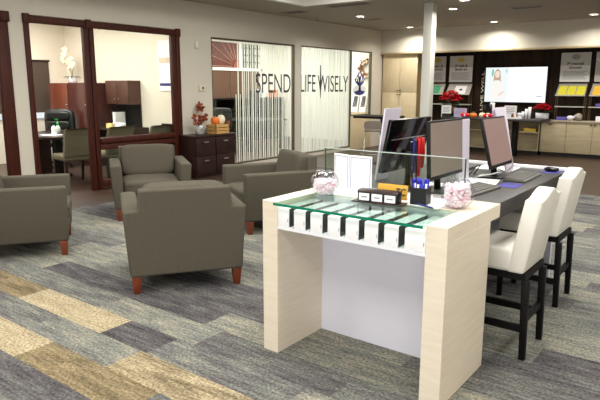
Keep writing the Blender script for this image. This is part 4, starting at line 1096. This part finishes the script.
# poinsettias
def poinsettia(label, x, y, z, w_, h, seed):
    t = thing('poinsettia', label, 'poinsettia', (x, y, z))
    MB().lathe([(.10, 0), (.14, .02), (.15, .15), (.14, .155), (.12, .14)], n=18).build('pot', M['whitel'] if seed == 1 else M['brass'], t)
    rnd = random.Random(seed)
    g_ = MB()
    for i in range(22):
        a = rnd.uniform(0, 2*PI); g_.leaf((rnd.uniform(-.05, .05), rnd.uniform(-.05, .05), .14+rnd.uniform(0, h*.3)), (math.cos(a), math.sin(a), .35), w_*.52, .09)
    g_.build('leaves', M['green'], t)
    r_ = MB()
    for i in range(20):
        a = i*2.4; q = w_*.40*math.sqrt((i+.2)/20)
        c = (q*math.cos(a), q*math.sin(a), .16+h*(.92-.62*(q/(w_*.42))**2))
        for p in range(7):
            b_ = 2*PI*p/7+i; r_.leaf(c, (math.cos(b_), math.sin(b_), .35), w_*.20, w_*.12, droop=.6)
        r_.sph(c, w_*.03, sub=1)
    r_.build('petals', M['redleaf'], t)
poinsettia('red poinsettia in a white pot right of the television', -3.67, 14.03, .8125, .43, .22, 1)
t = thing('plant_pedestal', 'dark slim pedestal under the tall poinsettia beside the column', 'pedestal', (-5.66, 13.50, TZ))
MB().box(-.10, .10, -.10, .10, 0, .06).build('block', M['blackw'], t); MB().box(-.12, .12, -.12, .12, .06, .075).build('cap', M['blackw'], t)
poinsettia('large red poinsettia beside the white column', -5.66, 13.50, TZ+.076, .58, .40, 2)
# small signs on the grey counter
def sign(label, x0, x1, y, z0, z1, m, extra):
    t = thing('sign_holder', label, 'sign', ((x0+x1)/2, y, z0), 0, 'small signs on the counter table')
    w_ = x1-x0
    MB().box(-w_/2, w_/2, -.004, .004, 0, z1-z0).build('sheet', m, t)
    MB().box(-w_/2-.008, w_/2+.008, -.035, .035, 0, .008).build('foot', M['acryl'], t)
    mb = MB(); H = z1-z0
    for i in range(4): mb.box(-w_*.36, w_*(.36-.05*(i % 2)), -.0055, -.0045, H*(.80-i*.13), H*(.84-i*.13))
    mb.build('print', M['greyp'], t)
    if extra == 'art': MB().sph((w_*.2, -.005, H*.25), .03, (1, .1, 1.4)).build('picture', M['rust'], t)
sign('white sign above a dark box behind the grey-brown monitor', -5.74, -5.50, 13.16, TZ, 1.12, M['whitep'], 0)
sign('lilac sign behind the grey-brown monitor', -5.42, -5.11, 13.14, TZ, 1.06, mat('lilac_sheet', (196, 186, 226), .6, var=.03), 0)
sign('lilac-pink sign below the left part of the television', -4.52, -4.29, 13.12, TZ, 1.02, mat('lilac_sheet2', (204, 178, 216), .6, var=.03), 0)
sign('white sign with a small picture below the television', -4.27, -4.0, 13.20, TZ, 1.14, M['whitep'], 'art')
solo('tissue_box', B(-5.68, -5.46, 13.055, 13.10, TZ, TZ+.08, bev=.004), M['toe'], 'small dark box in front of the white sign', 'box')
def gourd(label, x, y, r, m):
    t = thing('pumpkin', label, 'pumpkin', (x, y, TZ), 0, 'small pumpkins on the counter table')
    MB().lathe([(r*.5, 0), (r*.95, r*.35), (r, r*.8), (r*.7, r*1.35), (r*.2, r*1.45)], n=14).build('flesh', m, t)
    MB().tube([(0, 0, r*1.4), (.01, 0, r*1.8)], .01, n=6).build('stem', M['lgreen'], t)
gourd('small orange pumpkin on the charcoal counter table', -4.93, 13.12, .075, M['orange'])
gourd('small cream pumpkin on the charcoal counter table', -4.78, 13.25, .08, M['cream'])
gourd('tan gourd left of the small orange pumpkin', -5.04, 13.3, .07, M['brass'])
t = thing('tablet_display', 'small dark tablet on a white stand below the television', 'tablet', (-4.76, 13.5, TZ))
MB().box(-.11, .11, -.012, .0, .05, .30, bev=.004).build('tablet', M['blackg'], t)
MB().box(.06, .16, .002, .03, 0, .34, bev=.004).build('stand', M['whitel'], t)
for i, (x, h) in enumerate(((-3.90, .16), (-3.83, .22), (-3.76, .26))):
    t = MB(); t.lathe([(.026, 0), (.034, h)], (x, 13.35, TZ), n=14); solo('paper_cup_stack', t, M['whitel'], ['shortest', 'middle', 'tallest'][i]+' white cup stack below the right corner of the television', 'cups', 'white cup stacks')
solo('napkin_holder', B(-3.98, -3.86, 13.10, 13.20, TZ, TZ+.05, bev=.004), M['whitel'], 'white napkin holder on the charcoal counter table', 'napkin holder')
solo('coffee_cup', MB().lathe([(.04, 0), (.05, .12), (.045, .12), (.036, .01)], (-4.02, 13.5, TZ), n=14), M['whitel'], 'white cup left of the cup stacks', 'cup')
solo('candle_jar', MB().lathe([(.035, 0), (.04, .1), (.03, .11)], (-4.65, 13.24, TZ), n=12), M['cream'], 'cream candle jar on the charcoal counter table', 'candle')
solo('small_box', B(-3.36, -3.16, 14.02, 14.18, .8125, .885, bev=.004), M['purple'], 'purple box on the worktop under the yellow leaflets', 'box')
solo('piggy_bank', MB().sph((-3.08, 14.1, .8125+.06), .07, (1.25, .8, .72)).tube([(-3.12, 14.1, .8125), (-3.12, 14.1, .85)], .02).tube([(-3.04, 14.1, .8125), (-3.04, 14.1, .85)], .02).sph((-2.99, 14.1, .895), .035), M['whitel'], 'white animal-shaped bank on the worktop', 'money bank')
solo('decor_ball', MB().sph((-2.90, 14.02, .8125+.085), .085, sub=2), mat('speckled_ball', (196, 188, 176), .5, col2=(120, 112, 100), scale=30), 'speckled round ball on the worktop under the yellow leaflets', 'ball')
solo('small_box', B(-2.60, -2.46, 14.11, 14.25, 1.1225, 1.19, bev=.004), M['purple'], 'purple box on the white shelf at the right edge', 'box')
solo('small_box', B(-2.55, -2.35, 14.0, 14.15, .8125, .92, bev=.004), M['whitel'], 'white box on the worktop at the right edge', 'box')
# red bows beyond the desk
for i, (x, y, z) in enumerate(((-5.13, 13.09, .0), (-4.60, 13.09, 0))):
    t = thing('gift_bow', ['red bow with a white tie between the monitors', 'red ribbon bow left of the tilted monitor'][i], 'bow', (x, y, TZ), 0, 'red gift bows')
    MB().sph((-.05, 0, .06), .05, (1.2, .6, .9)).sph((.05, 0, .06), .05, (1.2, .6, .9)).build('loops', M['red'], t)
    MB().sph((0, -.02, .05), .022).build('knot', M['whitel'], t)
# magnet strip of tinsel? none

# ------------------------------------------------------------------ light
def area(nm, loc, sx, sy, p, col=(1, .97, .91), rot=(0, 0, 0), spread=PI):
    l = bpy.data.lights.new(nm, 'AREA'); l.shape = 'RECTANGLE'; l.size = sx; l.size_y = sy; l.energy = p; l.color = col; l.spread = spread
    o = bpy.data.objects.new(nm, l); o.location = loc; o.rotation_euler = rot; C.objects.link(o); return o
for x in (-5.4, -3.4, -1.4, .6):
    for y in (.2, 2.6, 5.0, 7.4):
        area('troffer', (x, y, CZ+.135), .6, 1.2, 39)
for x, y, lb in dl: area('downlight', (x, y, CZ-.012), .14, .14, 30, (1, .95, .86), spread=R_(150))
for x, y in ((-.6, 10.5), (-.6, 12.9), (1.6, 10.5)): area('downlight', (x, y, CZ-.012), .14, .14, 30, (1, .95, .86), spread=R_(150))
for x in (-10.6, -9.0):
    for y in (3.5, 5.6): area('office_troffer', (x, y, CZ-.02), .6, 1.2, 62, (1, .96, .89))
for x in (-10.6, -9.0):
    for y in (8.6, 10.6, 12.9): area('display_troffer', (x, y, CZ-.02), .6, 1.2, 52, (1, .98, .95))
area('front_fill', (-.2, -2.45, 1.5), 4.5, 2.0, 118, (.97, .98, 1), (PI/2, 0, 0))  # unseen fill added behind the camera to brighten upright fronts
wd_ = bpy.data.worlds.new('w'); S.world = wd_; wd_.use_nodes = True
wd_.node_tree.nodes['Background'].inputs[0].default_value = (.8, .85, 1, 1); wd_.node_tree.nodes['Background'].inputs[1].default_value = .3

# ------------------------------------------------------------------ camera
yaw, pitch, roll = .6477773, .1939989, .0023385
fw = Vector((-math.sin(yaw)*math.cos(pitch), math.cos(yaw)*math.cos(pitch), -math.sin(pitch)))
r = Vector((math.cos(yaw), math.sin(yaw), 0)); u = r.cross(fw)
r2 = math.cos(roll)*r+math.sin(roll)*u; u2 = -math.sin(roll)*r+math.cos(roll)*u
cam = bpy.data.cameras.new('camera'); cam.sensor_width = 36; cam.lens = 579.92*36/600; cam.clip_end = 100
co_ = bpy.data.objects.new('camera', cam); C.objects.link(co_)
mw = Matrix((r2, u2, -fw)).transposed().to_4x4(); mw.translation = (0, 0, 1.5538); co_.matrix_world = mw
S.camera = co_
S.view_settings.view_transform = 'Standard'; S.view_settings.look = 'None'
S.view_settings.exposure = 0.0; S.view_settings.gamma = 1.0; S.view_settings.use_curve_mapping = False
S.cycles.max_bounces = 10; S.cycles.transparent_max_bounces = 16; S.cycles.diffuse_bounces = 5; S.cycles.glossy_bounces = 4
S.cycles.use_denoising = True; S.cycles.sample_clamp_indirect = 6
